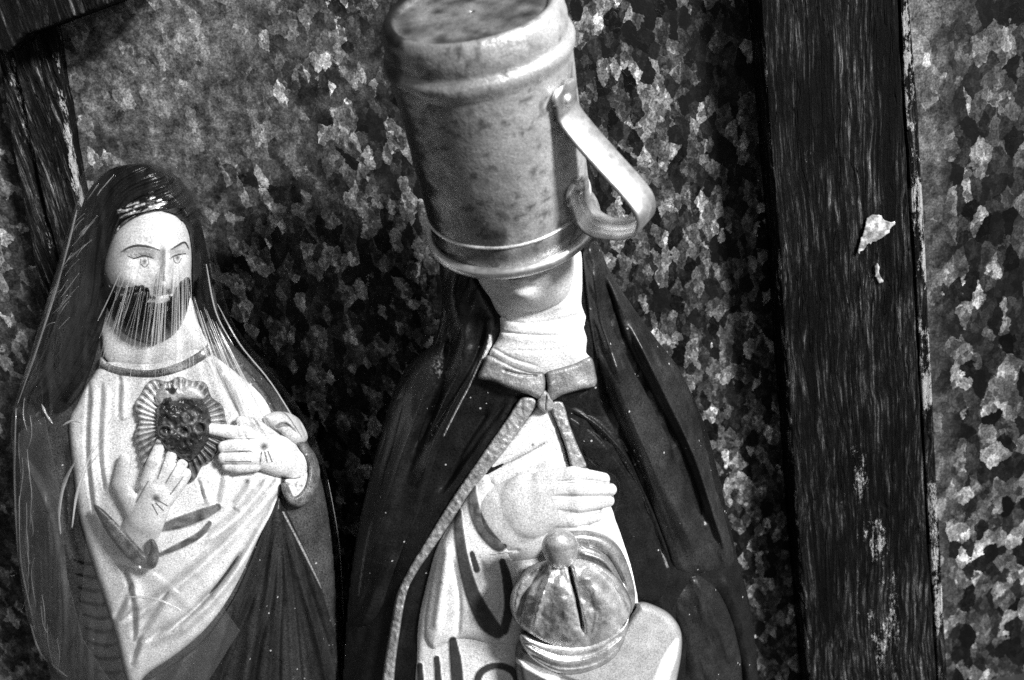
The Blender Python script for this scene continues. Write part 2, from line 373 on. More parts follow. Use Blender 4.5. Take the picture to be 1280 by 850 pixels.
sheet('metal_sheet', xl-.015, xr+.05, 0, M_galv, 'spangled galvanised sheet behind both statuettes, between the two posts', rustL)
c1 = P1(1165, 425, 0)[0]
sheet('metal_sheet', xr+.002, xr+.36, -.007, M_galv2, 'coarser spangled galvanised sheet right of the wide black post', lambda X, Z: np.clip(1-(X-(P1(1130, 300, -.007)[0]))/.030+(fbm(X*50, Z*50, 9)-.5)*1.0, 0, 1)*.95)
sheet('metal_sheet', xl-.40, xl-.010, .001, M_galv, 'dim galvanised sheet seen left of the mottled post', lambda X, Z: X*0+.2)

def jitter_line(pts, amp, n, seed):
    pts = np.array(pts, float); t = np.linspace(0, 1, n); cum = np.concatenate([[0], np.cumsum(np.hypot(*np.diff(pts, axis=0).T))]); cum /= cum[-1]
    x = np.interp(t, cum, pts[:, 0]); y = np.interp(t, cum, pts[:, 1]); return np.column_stack([x+(fbm(t*n*.25, t*0, seed, 4)-.5)*2*amp, y])
def board(name, left, right, Yf, Yb, mat, tone, label=None, cat=None, parent=None, amp=1.6, step=3.0, seed=1, n=120):
    L = jitter_line(left, amp, n, seed); Rr = jitter_line(right, amp, n, seed+5); pl = np.vstack([L, Rr[::-1]])
    o = sculpt(name, Poly(pl, False), mat, parent, Yf, lambda X, Y: X*0, lambda X, Y, s: 2.5*edge(s, 3)*1.0+(fbm(X*.12, Y*.012, seed)-.5)*3.5-1.2*(vn(X*.35, Y*.01, seed+2) > .8), lambda X, Y, s: X*0+(Yb-Yf)/M, tone, step, ortho=True)
    if label: tag(o, label, cat)
    return o
def wearR(X, Y, s):
    t = .7*stroke(X, Y, [(1072, 560, 24), (1088, 640, 44), (1102, 720, 50), (1112, 860, 56)], soft=1)+.5*stroke(X, Y, [(1045, 480, 30), (1050, 620, 34), (1075, 800, 34)], soft=1)
    t += .55*blob(X, Y, 1012, 205, 14, 50)+.5*blob(X, Y, 1040, 270, 22, 40)+.55*blob(X, Y, 1090, 345, 14, 38, -10)+.4*blob(X, Y, 1090, 80, 20, 60)
    t += .95*np.exp(-np.maximum(s-1, 0)/1.2)*(vn(Y*.16, X*0, 4) > .2)*1.3*(X < 1040)+.35*blob(X, Y, 985, 90, 30, 90)
    return np.clip(t, 0, 1)
post = board('wooden_post', [(944, -60), (950, 0), (962, 160), (975, 330), (990, 560), (1012, 860), (1016, 1060)], [(1117, -60), (1122, 0), (1128, 140), (1140, 330), (1152, 560), (1170, 860), (1178, 1060)],
             -.024, .0, M_wood, wearR, 'wide weathered black wooden post with pale flaked paint, right of the veiled statuette', 'post')
bead = board('edge_strip', [(1119.5, -60), (1124.5, 0), (1131, 140), (1142.5, 330), (1155, 560), (1172.5, 860), (1181, 1060)], [(1129, -60), (1136, 0), (1147, 140), (1157, 330), (1168, 560), (1184, 860), (1190, 1060)],
             -.019, .0, M_wood, lambda X, Y, s: np.clip(.75+.7*(vn(Y*.02, X*.3, 3)-.3), 0, 1), parent=post, amp=.7, step=2, seed=9)
def chip(name, pts, Yf, parent, t=.8, th=.5):
    return sculpt(name, Poly(jag(pts), False), M_white, parent, Yf, lambda X, Y: X*0, lambda X, Y, s: th*edge(s, 1.5)+.5*fbm(X*.3, Y*.3, 3), lambda X, Y, s: X*0+.2, lambda X, Y, s: t*(.12+1.1*fbm(X*.22, Y*.22, 8)**2*1.5), 1.2)
def jag(pts, a=1.6, seed=3):
    p = spline(pts, True, 5); return p+np.column_stack([(vn(p[:, 0]*.9, p[:, 1]*.9, seed)-.5)*2*a, (vn(p[:, 0]*.9, p[:, 1]*.9, seed+1)-.5)*2*a])
chip('paint_flake', [(1084, 272), (1098, 268), (1106, 275), (1118, 279), (1108, 293), (1094, 302), (1084, 307), (1072, 318), (1076, 300), (1080, 288)], -.0262, post)
chip('paint_flake', [(1094, 330), (1099, 333), (1100, 345), (1104, 352), (1098, 354), (1094, 342)], -.0262, post, .6)
def wearL(X, Y, s):
    return np.clip(.95*stroke(X, Y, [(70, 70, 14), (84, 140, 20), (96, 220, 18), (108, 330, 14)], soft=.8)+.6*stroke(X, Y, [(5, 20, 16), (20, 110, 26), (40, 200, 26), (70, 320, 20)], soft=1)-.35*stroke(X, Y, [(35, 50, 30), (62, 200, 30), (90, 340, 30)], soft=.5)+.1, 0, 1)
postL = board('wooden_post', [(-22, -60), (-8, 30), (8, 130), (30, 260), (60, 400), (110, 640), (210, 1060)], [(52, -60), (66, 40), (84, 140), (100, 230), (116, 310), (190, 640), (300, 1060)], -.012, .0, M_wood2, wearL,
              'narrow mottled wooden post at the left, behind the wrapped statuette', 'post', amp=2.5, seed=21)
postL2 = board('edge_strip', [(14, 50), (30, 130), (50, 230), (70, 310), (100, 420)], [(44, 50), (60, 130), (76, 230), (94, 310), (122, 420)], -.0162, -.0135, M_wood2, lambda X, Y, s: np.clip(.35*stroke(X, Y, [(24, 60, 8), (44, 160, 10), (70, 290, 8)]), 0, 1), parent=postL, amp=2, step=2.5, seed=27, n=60)
beam = board('wooden_beam', [(-60, -80), (-30, 20), (-5, 62), (10, 66)], [(220, -80), (190, -30), (140, 4), (32, 44)], -.034, -.001, M_wood, lambda X, Y, s: np.clip(.2*fbm(X*.1, Y*.1, 3)+.3*np.exp(-s/2.5), 0, 1),
             'black wooden beam end crossing the top left corner', 'beam', amp=1.5, seed=31, n=40)
sh = bpy.data.meshes.new('shelf')
def boxmesh(name, x0, x1, y0, y1, z0, z1, mat, parent=None, bev=0.0):
    V = [(x, y, z) for x in (x0, x1) for y in (y0, y1) for z in (z0, z1)]
    F = [(0, 1, 3, 2), (4, 6, 7, 5), (0, 4, 5, 1), (2, 3, 7, 6), (0, 2, 6, 4), (1, 5, 7, 3)]
    o = mesh_obj(name, V, F, mat, parent, None, False)
    if bev:
        md = o.modifiers.new('b', 'BEVEL'); md.width = bev; md.segments = 3
    return o
tag(boxmesh('floor', -.6, .7, -.40, -.001, SHELF_Z-.03, SHELF_Z, M_shelf, None, .002), 'dark wooden shelf the two statuettes stand on', None, None, 'structure')

# ------------------------------------------------------------------ veiled statuette
YN = -.07
nun = empty('nun_statuette', tuple(P1(690, 1040, YN)), 'painted statuette of a nun in a dark cloak with an upturned mug over her face', 'statuette', 'religious statuettes')
def interp(pts): a = np.array(pts, float); return lambda y: np.interp(y, a[:, 0], a[:, 1])
nl = interp([(100, 590), (200, 560), (300, 548), (380, 548), (430, 535), (460, 508), (490, 492), (600, 462), (700, 440), (800, 428), (1050, 415)])
nr = interp([(100, 690), (200, 730), (300, 745), (340, 762), (400, 798), (460, 850), (560, 885), (690, 920), (750, 937), (850, 950), (1050, 960)])
nd = interp([(100, 62), (250, 72), (400, 78), (470, 92), (560, 112), (700, 128), (850, 135), (1050, 135)])
nlean = interp([(100, 42), (300, 36), (420, 16), (520, 0), (1050, 0)])
def BN(X, Y):
    l = nl(Y); r = nr(Y); u = (X-(l+r)/2)/((r-l)/2+6); return nlean(Y)+nd(Y)*np.sqrt(np.clip(1-u*u, 0, 1))*.92
def baseN(off=0): return lambda X, Y: BN(X, Y)+off
# cloak: the whole body, dark
def fr_cloak(X, Y, s):
    h = BN(X, Y)-nlean(Y)+edge(s, 30)*14*(fbm((X+.3*Y)*.045, Y*.006, 50)-.5)
    h = h+bump(X, Y, [(508, 480), (485, 560), (465, 660), (455, 740)], 16, 7)+bump(X, Y, [(474, 560), (458, 660), (447, 745), (444, 800)], 6, 7)
    h = h-bump(X, Y, [(484, 500), (468, 600), (452, 700), (442, 800)], 5, 6)
    h = h+bump(X, Y, [(640, 500), (600, 560), (560, 620), (520, 690), (495, 760)], 16, 8)-bump(X, Y, [(612, 510), (580, 560), (548, 620)], 6, 7)-bump(X, Y, [(636, 498), (590, 560), (556, 610)], 4, 5)
    h = h+bump(X, Y, [(905, 720), (930, 780), (942, 860)], 10, 8)-bump(X, Y, [(893, 735), (915, 790), (928, 860)], 6, 9)
    return h-22*np.clip((560-np.abs(Y-0))*0, 0, 1)
def tone_cloak(X, Y, s):
    t = np.full(X.shape, .007)*(.6+.9*fbm(X*.05, Y*.03, 5))
    return t
sculpt('cloak', [(640, 118), (600, 135), (566, 200), (550, 290), (553, 370), (543, 425), (514, 452), (492, 490), (476, 545), (460, 605), (446, 670), (436, 740), (428, 850), (420, 1000), (424, 1042), (690, 1046), (950, 1042), (956, 1000), (948, 850), (938, 760), (920, 690), (900, 600), (884, 540), (868, 500), (845, 456), (815, 420), (788, 388), (762, 342), (744, 300), (736, 200), (690, 135)],
       M_dark, nun, YN, lambda X, Y: nlean(Y), fr_cloak, lambda X, Y, s: .85*(BN(X, Y)-nlean(Y)), tone_cloak, 2.0)
# left hood flap
def fr_flapL(X, Y, s):
    h = 13*edge(s, 14)+edge(s, 16)*20*(fbm((X+.38*Y)*.05, Y*.007, 61)-.5)
    h += bump(X, Y, [(566, 350), (574, 400), (582, 450), (560, 500), (535, 560), (520, 610)], 13, 9)-bump(X, Y, [(556, 380), (560, 440), (545, 500), (520, 560)], 8, 9)
    h += bump(X, Y, [(520, 475), (502, 560), (480, 640), (468, 700)], 16, 10)-bump(X, Y, [(498, 500), (478, 580), (462, 660)], 5, 6)+bump(X, Y, [(596, 458), (572, 500), (546, 550), (528, 600)], 5, 8)
    h -= bump(X, Y, [(606, 400), (600, 430), (585, 462), (560, 505), (535, 550)], 4, 6)
    return h+2*(fbm(X*.04, Y*.03, 2)-.5)
def tone_flapL(X, Y, s):
    t = .009*(.4+1.1*fbm(X*.04, Y*.04, 15))
    cord = stroke(X, Y, [(613, 420, 4), (611, 436, 6), (600, 460, 6), (588, 485, 5), (572, 515, 5), (556, 545, 3)])
    t = np.where(True, t, t)*(1-cord)+cord*(.25+.6*(vn(X*.3, Y*.3, 4)))
    return t+.10*stroke(X, Y, [(474, 612, 2.5), (457, 685, 2.5), (448, 745, 2)])+.12*blob(X, Y, 550, 460, 10, 16)*(vn(X*.4, Y*.4, 6) > .6)
sculpt('hood', [(553, 298), (575, 315), (592, 345), (606, 368), (619, 393), (621, 418), (611, 442), (598, 465), (583, 494), (566, 526), (549, 562), (538, 600), (528, 640), (508, 685), (488, 730), (478, 760), (462, 780), (446, 782), (438, 760), (440, 715), (449, 655), (463, 595), (479, 535), (496, 487), (518, 454), (545, 425), (553, 380), (549, 330)],
       M_dark, nun, YN, baseN(-4), fr_flapL, K(8), tone_flapL, 1.6)
# right veil flap
def fr_flapR(X, Y, s):
    h = 18*edge(s, 14)+edge(s, 16)*20*(fbm((X-.42*Y)*.05, Y*.006, 71)-.5)
    h += bump(X, Y, [(765, 440), (800, 530), (838, 620), (866, 690)], 20, 18)-bump(X, Y, [(752, 340), (775, 420), (815, 500), (850, 570), (880, 650)], 7, 22)
    h += bump(X, Y, [(790, 410), (830, 490), (868, 570), (895, 650), (910, 695)], 6, 15)-bump(X, Y, [(800, 400), (850, 480), (880, 560), (903, 650)], 4, 5)
    h += bump(X, Y, [(742, 330), (752, 400), (775, 470)], 6, 7)-bump(X, Y, [(745, 420), (765, 490), (790, 550), (815, 630)], 7, 6)
    return h
sculpt('hood', [(728, 312), (745, 302), (764, 342), (797, 392), (822, 426), (848, 460), (870, 506), (886, 560), (903, 630), (917, 688), (916, 706), (900, 715), (870, 718), (845, 714), (833, 686), (808, 618), (786, 560), (768, 522), (750, 466), (737, 410), (730, 350)],
       M_dark, nun, YN, baseN(-6), fr_flapR, K(6), lambda X, Y, s: .024*(.25+1.1*fbm(X*.05, Y*.03, 25)), 1.6)  # tone lifted above the cloak's to paint in its satin sheen
# inner right panel
sculpt('cloak_lining', [(700, 505), (722, 490), (743, 482), (760, 515), (782, 552), (800, 598), (822, 650), (842, 715), (826, 752), (796, 752), (778, 700), (757, 668), (770, 625), (768, 600), (745, 586), (722, 560)],
       M_dark, nun, YN, baseN(-7), lambda X, Y, s: 9*edge(s, 8)-bump(X, Y, [(703, 512), (745, 540), (785, 590), (812, 650), (836, 710)], 3, 6)+bump(X, Y, [(715, 512), (750, 535), (792, 585), (820, 650), (840, 705)], 4, 4), K(6),
       lambda X, Y, s: .007*(.6+.8*fbm(X*.05, Y*.05, 35))+.22*(vn(X*.2, Y*.2, 8)*.8+.2)*np.maximum(stroke(X, Y, [(705, 514, 2), (750, 545, 2), (785, 585, 2.5), (812, 645, 2.5), (834, 708, 3)]), stroke(X, Y, [(745, 486, 2), (765, 525, 2), (784, 563, 2)])), 1.5)
# lower right sleeve
sculpt('cloak_sleeve', [(838, 742), (850, 724), (872, 716), (893, 726), (911, 758), (923, 800), (929, 860), (932, 1040), (830, 1042), (846, 900), (852, 812), (840, 776)],
       M_dark, nun, YN, baseN(-14), lambda X, Y, s: 20*edge(s, 22)+16*(fbm((X-.3*Y)*.06, Y*.02, 81)-.5)*edge(s, 10), K(6), lambda X, Y, s: .014*(.5+fbm(X*.08, Y*.08, 45))+.3*stroke(X, Y, [(838, 742, 1.5), (858, 722, 2), (880, 718, 1.5)]), 2)
# tunic
def fr_tun(X, Y, s):
    h = 10*edge(s, 9)
    h += bump(X, Y, [(560, 690), (545, 750), (540, 800)], 14, 5)
    h -= bump(X, Y, [(600, 595), (640, 575), (682, 553)], 2.5, 5); h += bump(X, Y, [(610, 605), (650, 588), (690, 572)], 9, 7)
    for p in marks: h += 1.6*stroke(X, Y, p)
    return h+1.2*(fbm(X*.06, Y*.06, 3)-.5)
marks = [[(590, 606, 10), (593, 636, 15), (604, 662, 17), (622, 682, 15), (630, 683, 8)], [(572, 640, 11), (577, 690, 15), (590, 740, 19), (608, 776, 24), (622, 790, 18)],
         [(628, 702, 9), (634, 726, 13), (636, 760, 13), (630, 788, 12)], [(566, 801, 11), (570, 830, 16), (573, 870, 17)], [(546, 823, 8), (548, 850, 9), (549, 880, 9)], [(525, 832, 8), (527, 870, 9)],
         [(594, 868, 9), (600, 842, 10), (620, 832, 9), (642, 840, 10), (650, 866, 9)], [(590, 692, 7), (596, 712, 9)]]
def tone_tun(X, Y, s):
    t = .74*(.85+.25*fbm(X*.03, Y*.03, 5))
    for k, p in enumerate(marks):
        m = stroke(X, Y, p, soft=.25); v = .04+.16*vn(X*.16, Y*.16, k)*(k < 2)*np.clip((700-Y)/60, .15, 1)
        t = t*(1-m)+m*v
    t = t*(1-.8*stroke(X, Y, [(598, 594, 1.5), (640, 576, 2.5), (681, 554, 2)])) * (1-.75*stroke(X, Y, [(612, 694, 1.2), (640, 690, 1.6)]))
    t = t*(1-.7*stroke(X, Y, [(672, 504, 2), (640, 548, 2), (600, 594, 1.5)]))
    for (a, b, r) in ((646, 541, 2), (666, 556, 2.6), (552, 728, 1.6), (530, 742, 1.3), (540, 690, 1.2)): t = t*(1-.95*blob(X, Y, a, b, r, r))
    return t*(1-.35*(vn(X*.25, Y*.25, 7) > .93))
sculpt('tunic', [(676, 502), (690, 508), (704, 550), (714, 582), (740, 590), (775, 660), (800, 760), (798, 900), (790, 1040), (660, 1044), (520, 1040), (516, 900), (521, 800), (526, 760), (536, 718), (546, 682), (562, 652), (598, 596), (640, 545)],
       M_white, nun, YN, baseN(-4), fr_tun, K(8), tone_tun, 1.5)
# trims
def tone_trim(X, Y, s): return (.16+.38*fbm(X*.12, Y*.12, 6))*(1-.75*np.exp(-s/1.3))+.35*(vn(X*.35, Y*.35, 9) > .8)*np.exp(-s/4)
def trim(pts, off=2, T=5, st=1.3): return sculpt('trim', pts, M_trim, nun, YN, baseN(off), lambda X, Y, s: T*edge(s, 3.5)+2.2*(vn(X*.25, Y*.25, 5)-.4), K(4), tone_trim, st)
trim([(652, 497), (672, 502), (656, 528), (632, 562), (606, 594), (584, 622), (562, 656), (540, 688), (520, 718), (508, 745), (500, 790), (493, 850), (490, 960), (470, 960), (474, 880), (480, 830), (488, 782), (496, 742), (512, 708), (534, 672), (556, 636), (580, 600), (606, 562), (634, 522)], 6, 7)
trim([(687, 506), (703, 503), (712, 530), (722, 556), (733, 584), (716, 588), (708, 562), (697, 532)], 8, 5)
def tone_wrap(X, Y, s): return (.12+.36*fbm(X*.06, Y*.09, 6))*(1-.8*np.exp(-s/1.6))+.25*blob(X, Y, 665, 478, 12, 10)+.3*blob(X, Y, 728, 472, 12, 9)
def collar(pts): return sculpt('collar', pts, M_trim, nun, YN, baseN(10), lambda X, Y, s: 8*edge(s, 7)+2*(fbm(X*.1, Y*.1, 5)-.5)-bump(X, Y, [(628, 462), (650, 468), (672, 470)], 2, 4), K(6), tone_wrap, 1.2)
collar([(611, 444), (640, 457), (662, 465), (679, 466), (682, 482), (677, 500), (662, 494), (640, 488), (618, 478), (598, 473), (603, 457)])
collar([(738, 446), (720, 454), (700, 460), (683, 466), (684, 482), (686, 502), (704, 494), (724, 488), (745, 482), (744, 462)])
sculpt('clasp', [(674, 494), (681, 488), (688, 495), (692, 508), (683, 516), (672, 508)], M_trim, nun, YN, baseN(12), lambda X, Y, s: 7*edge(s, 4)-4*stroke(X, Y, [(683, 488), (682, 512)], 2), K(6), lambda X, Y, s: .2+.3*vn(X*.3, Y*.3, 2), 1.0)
# wimple and face
def fr_wim(X, Y, s):
    h = 17*edge(s, 34)-5*np.exp(-((Y-398)/12.)**2)
    for (p, d) in (([(618, 392), (650, 404), (690, 402), (730, 392)], 3.2), ([(614, 412), (650, 418), (695, 419), (731, 412)], 3.0), ([(640, 438), (690, 438), (728, 428)], 1.8), ([(612, 432), (640, 448), (672, 458)], 2)):
        h -= bump(X, Y, p, 2.2, d*.75); q = [(a, b+5) for a, b in p]; h += bump(X, Y, q, 6, d*.35)
    return h
sculpt('wimple', [(600, 300), (598, 345), (612, 372), (622, 396), (624, 418), (612, 440), (616, 452), (640, 464), (672, 472), (700, 468), (738, 452), (733, 440), (734, 424), (730, 410), (734, 396), (727, 380), (728, 350), (724, 310), (690, 290)],
       M_white, nun, YN, baseN(0), fr_wim, K(10), lambda X, Y, s: .8*(.88+.2*fbm(X*.05, Y*.05, 3))*(1-.45*stroke(X, Y, [(632, 415), (690, 419), (730, 412)], 1.6))*(1-.3*stroke(X, Y, [(625, 394), (655, 404), (728, 391)], 1.6)), 1.3)
def fr_face(X, Y, s):
    h = 32*edge(s, 40)+9*blob(X, Y, 654, 370, 20, 11)
    h += 9*blob(X, Y, 652, 350, 12, 4.5, -6)-7*blob(X, Y, 640, 344, 14, 3, -6)-6*blob(X, Y, 652, 358, 15, 3.4)+5*blob(X, Y, 645, 335, 14, 5)+3.5*blob(X, Y, 629, 352, 5, 5)-2*blob(X, Y, 638, 351, 3, 4)
    return h
sculpt('face', [(596, 250), (590, 320), (596, 346), (610, 368), (630, 384), (656, 390), (684, 386), (706, 374), (716, 350), (718, 310), (705, 250), (650, 225)],
       M_skin, nun, YN, baseN(14), fr_face, K(6), lambda X, Y, s: .62*(.9+.2*fbm(X*.05, Y*.05, 7))*(1-.45*stroke(X, Y, [(628, 346), (640, 349), (652, 345)], 3.5)), 1.3)
# sleeve arm and hand: one sheet of fingers laid across the breast
sculpt('sleeve', [(566, 652), (598, 597), (618, 602), (634, 650), (638, 692), (656, 735), (660, 800), (620, 806), (580, 799), (556, 806), (540, 812), (529, 790), (536, 735), (549, 685)], M_white, nun, YN, baseN(2),
       lambda X, Y, s: 13*edge(s, 16)+bump(X, Y, [(560, 680), (552, 740), (545, 790)], 7, 5)-bump(X, Y, [(566, 700), (574, 750), (572, 795)], 4, 4)-bump(X, Y, [(600, 700), (610, 740), (600, 770)], 6, 4)+sum(1.6*stroke(X, Y, p) for p in marks[:3]), K(8), tone_tun, 1.4)
hand = Caps([(585, 690, 30, -34, 634, 644, 41, -4, .34), (634, 644, 41, -4, 662, 632, 41, 2, .34), (662, 632, 41, 2, 694, 624, 35, 8, .36), (640, 676, 30, -12, 690, 670, 22, -4, .4),
             (676, 602, 13, 8, 716, 594, 11.5, 15, .62), (716, 594, 11.5, 15, 754, 599, 8.5, 10, .62), (678, 616, 13, 11, 722, 611, 11.5, 19, .62), (722, 611, 11.5, 19, 763, 612, 8, 12, .62),
             (678, 632, 13, 10, 722, 630, 11.5, 17, .62), (722, 630, 11.5, 17, 760, 626, 8, 10, .62), (682, 648, 12, 7, 718, 649, 10.5, 12, .62), (718, 649, 10.5, 12, 746, 645, 7.5, 6, .62),
             (690, 655, 12, 2, 716, 664, 11, 4, .6), (716, 664, 11, 4, 742, 667, 8, 1, .6)], .5, .42)
def fr_hand(X, Y, s):
    return -bump(X, Y, [(612, 690), (650, 688)], 2.5, 3)-bump(X, Y, [(695, 603), (735, 601), (764, 605)], 1.6, 3.4)-bump(X, Y, [(692, 620), (735, 620), (768, 620)], 1.6, 3.4)-bump(X, Y, [(696, 638), (735, 641), (756, 638)], 1.6, 3)
def tone_hand(X, Y, s):
    t = .60*(.85+.3*fbm(X*.05, Y*.05, 7))
    for k, p in enumerate(marks[:3]):
        m = stroke(X, Y, p, soft=.25); t = t*(1-m)+m*(.04+.16*vn(X*.16, Y*.16, k)*(k < 2)*np.clip((700-Y)/60, .15, 1))
    t *= 1-.55*np.maximum.reduce([stroke(X, Y, [(698, 604), (735, 602), (764, 605)], 1.8), stroke(X, Y, [(692, 620), (735, 620), (766, 621)], 1.8), stroke(X, Y, [(696, 639), (735, 642), (756, 640)], 1.8)])  # shading between the fingers painted as dark lines
    return t*(1-.75*stroke(X, Y, [(606, 694, 1.2), (640, 691, 2)]))
sculpt('hand', hand, M_skin, nun, YN, baseN(12), fr_hand, None, tone_hand, 1.2)
# book under the dome
sculpt('book', [(646, 806), (660, 800), (700, 830), (760, 800), (790, 765), (800, 752), (822, 758), (840, 770), (852, 792), (850, 830), (838, 880), (815, 930), (720, 930), (660, 880), (645, 840)],
       M_skin, nun, YN, baseN(14), lambda X, Y, s: 30*edge(s, 12)-8*stroke(X, Y, [(648, 818), (690, 845), (740, 862)], 10), K(10),
       lambda X, Y, s: np.where(X < 700, .08+.6*stroke(X, Y, [(640, 822, 6), (680, 842, 12), (730, 862, 14)]), .36*(.8+.4*fbm(X*.06, Y*.06, 4)))*(1-.8*np.exp(-s/1.5))+.5*stroke(X, Y, [(846, 800, 5), (838, 820, 16), (826, 850, 18), (815, 880, 18)]), 1.5)
# silver drape behind the dome
sculpt('drape', [(700, 668), (725, 662), (755, 668), (775, 685), (788, 715), (794, 745), (788, 770), (760, 770), (720, 720), (690, 690)], M_silver, nun, YN, baseN(20),
       lambda X, Y, s: 20*edge(s, 14)-bump(X, Y, [(728, 680), (760, 695), (782, 735)], 3, 7)-bump(X, Y, [(722, 700), (752, 712), (772, 745)], 3, 6)+bump(X, Y, [(724, 690), (758, 704), (778, 740)], 4, 5), K(10),
       lambda X, Y, s: .35*(.6+.8*fbm(X*.1, Y*.1, 5)), 1.3)
# lobed dome with its ridge, slit and rim
def fr_dome(X, Y, s):
    u = (X-714)/78; v = (Y-752)/62
    h = 52*np.sqrt(np.clip(1-u*u-v*v*.9, .0, 1))+6*edge(s, 8)+15*(fbm(X*.04, Y*.045, 91)-.5)+3*(fbm(X*.16, Y*.16, 92)-.5)
    for (p, w_, d) in (([(711, 706), (720, 745), (730, 792)], 3, 15), ([(686, 704), (655, 745), (648, 785)], 4, 9), ([(738, 706), (768, 735), (786, 770)], 4, 8)): h -= bump(X, Y, p, w_, d)
    for (p, w_, d) in (([(692, 708), (678, 745), (666, 786)], 5, 8), ([(726, 716), (755, 752), (762, 786)], 14, 9), ([(676, 706), (650, 730), (642, 765)], 7, 6)): h += bump(X, Y, p, w_, d)
    return h
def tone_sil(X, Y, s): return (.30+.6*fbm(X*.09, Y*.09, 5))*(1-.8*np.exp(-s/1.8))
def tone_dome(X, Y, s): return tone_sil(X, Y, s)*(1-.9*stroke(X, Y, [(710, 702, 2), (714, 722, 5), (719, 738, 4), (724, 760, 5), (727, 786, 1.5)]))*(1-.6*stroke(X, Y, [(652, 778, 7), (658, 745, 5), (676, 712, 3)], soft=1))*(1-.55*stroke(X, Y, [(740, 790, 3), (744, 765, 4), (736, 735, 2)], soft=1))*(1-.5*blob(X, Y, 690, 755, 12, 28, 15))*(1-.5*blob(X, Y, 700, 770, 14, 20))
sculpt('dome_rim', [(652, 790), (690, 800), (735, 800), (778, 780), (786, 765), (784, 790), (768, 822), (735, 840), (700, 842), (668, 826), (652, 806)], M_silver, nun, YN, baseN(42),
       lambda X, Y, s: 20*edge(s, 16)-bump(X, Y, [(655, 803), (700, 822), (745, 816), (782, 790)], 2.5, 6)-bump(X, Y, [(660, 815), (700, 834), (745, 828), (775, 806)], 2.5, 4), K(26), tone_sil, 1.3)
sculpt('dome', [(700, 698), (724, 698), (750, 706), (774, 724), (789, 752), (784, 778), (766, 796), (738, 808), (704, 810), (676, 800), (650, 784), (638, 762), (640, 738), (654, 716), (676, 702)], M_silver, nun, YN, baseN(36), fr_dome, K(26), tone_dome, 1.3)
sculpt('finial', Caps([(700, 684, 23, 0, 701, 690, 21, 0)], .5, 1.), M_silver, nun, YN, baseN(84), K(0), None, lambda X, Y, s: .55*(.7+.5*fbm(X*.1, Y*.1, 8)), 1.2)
o = boxmesh('plinth', *(lambda a, b: (a[0]-.012, b[0]+.012, YN-.065, YN+.05, SHELF_Z, SHELF_Z+.010))(P1(424, 1040, YN), P1(954, 1040, YN)), M_white, nun, .003)
rebase(nun)

# ------------------------------------------------------------------ aluminium mug upside down on her head
def D(px, py, d): a = (px-640)/FPX; b = (425-py)/FPX; return CAM+d*(Fw+a*Rt+b*Up)
e33 = math.radians(34)
A = D(641, 279, .492); RM = 104/FPX*.492
tilt2 = np.array([-45., 231.]); tilt2 /= np.hypot(*tilt2)
ray = A-CAM; ray /= np.linalg.norm(ray)
imgdir = tilt2[0]*Rt+tilt2[1]*Up; imgdir -= ray*(imgdir@ray); imgdir /= np.linalg.norm(imgdir)
AX = math.cos(e33)*imgdir-math.sin(e33)*ray
NN = -ray-AX*((-ray)@AX); NN /= np.linalg.norm(NN); RR = np.cross(NN, AX); 
if RR@Rt < 0: RR = -RR
mug = empty('metal_mug', tuple(A), 'dented aluminium mug upside down over the face of the cloaked statuette', 'mug')
def stain_shade(a, t, r):                             # stains, water marks and side shading painted into the metal's tone
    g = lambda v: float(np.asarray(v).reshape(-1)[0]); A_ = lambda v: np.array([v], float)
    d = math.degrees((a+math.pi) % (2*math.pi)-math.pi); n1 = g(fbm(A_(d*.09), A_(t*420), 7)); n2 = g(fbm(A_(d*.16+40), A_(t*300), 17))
    k = 1/(1+math.exp(-(-56-d+24*(n1-.5))*.5))*(d > -150)  # left strip: dark staining together with a painted dark reflection
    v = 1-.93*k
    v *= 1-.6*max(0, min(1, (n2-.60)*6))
    v *= .36+.46/(1+math.exp(-(d-8)/13))  # painted shading: left side darker, right side brighter
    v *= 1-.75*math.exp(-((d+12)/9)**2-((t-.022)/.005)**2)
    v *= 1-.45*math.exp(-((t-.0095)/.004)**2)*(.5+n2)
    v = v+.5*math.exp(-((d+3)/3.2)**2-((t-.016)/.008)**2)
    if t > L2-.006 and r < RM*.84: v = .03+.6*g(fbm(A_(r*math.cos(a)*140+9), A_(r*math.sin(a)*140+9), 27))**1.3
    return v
L2 = .1125
def lathe(name, prof, mat, parent, seg=96, closed=False, wob=0., toned=False):
    V = []; n = len(prof); T = []
    for (r, t) in prof:
        for k in range(seg):
            a = 2*math.pi*k/seg; rr = r*(1+wob*(math.sin(3*a+t*40)*.5+math.sin(5*a+1.3+t*25)*.5))
            V.append(A+AX*t+rr*(math.cos(a)*NN+math.sin(a)*RR)); T.append(stain_shade(a, t, r) if toned else 1.)
    F = []
    for i in range(n if closed else n-1):
        j = (i+1) % n
        for k in range(seg): F.append((i*seg+k, i*seg+(k+1) % seg, j*seg+(k+1) % seg, j*seg+k))
    if not closed:
        F.append(tuple(range(seg))[::-1]); F.append(tuple(range((n-1)*seg, n*seg)))
    return mesh_obj(name, V, F, mat, parent, T)
R_ = RM; L1 = .0935; L2 = .1125
body = [(R_*.955, .0015), (R_*.965, .008), (R_*.97, .03), (R_*.975, .07), (R_*.985, L1-.005), (R_*1.02, L1-.0025), (R_*1.03, L1), (R_*1.01, L1+.0025), (R_*.97, L1+.004), (R_*.975, L1+.010), (R_*.965, L2-.007), (R_*.94, L2-.003), (R_*.89, L2-.0002), (R_*.84, L2-.0008), (R_*.80, L2-.0030), (R_*.4, L2-.0034), (R_*.02, L2-.0032),
        (R_*.02, L2-.005), (R_*.78, L2-.005), (R_*.90, L2-.006), (R_*.94, L2-.010), (R_*.94, .0015)]
bd = []
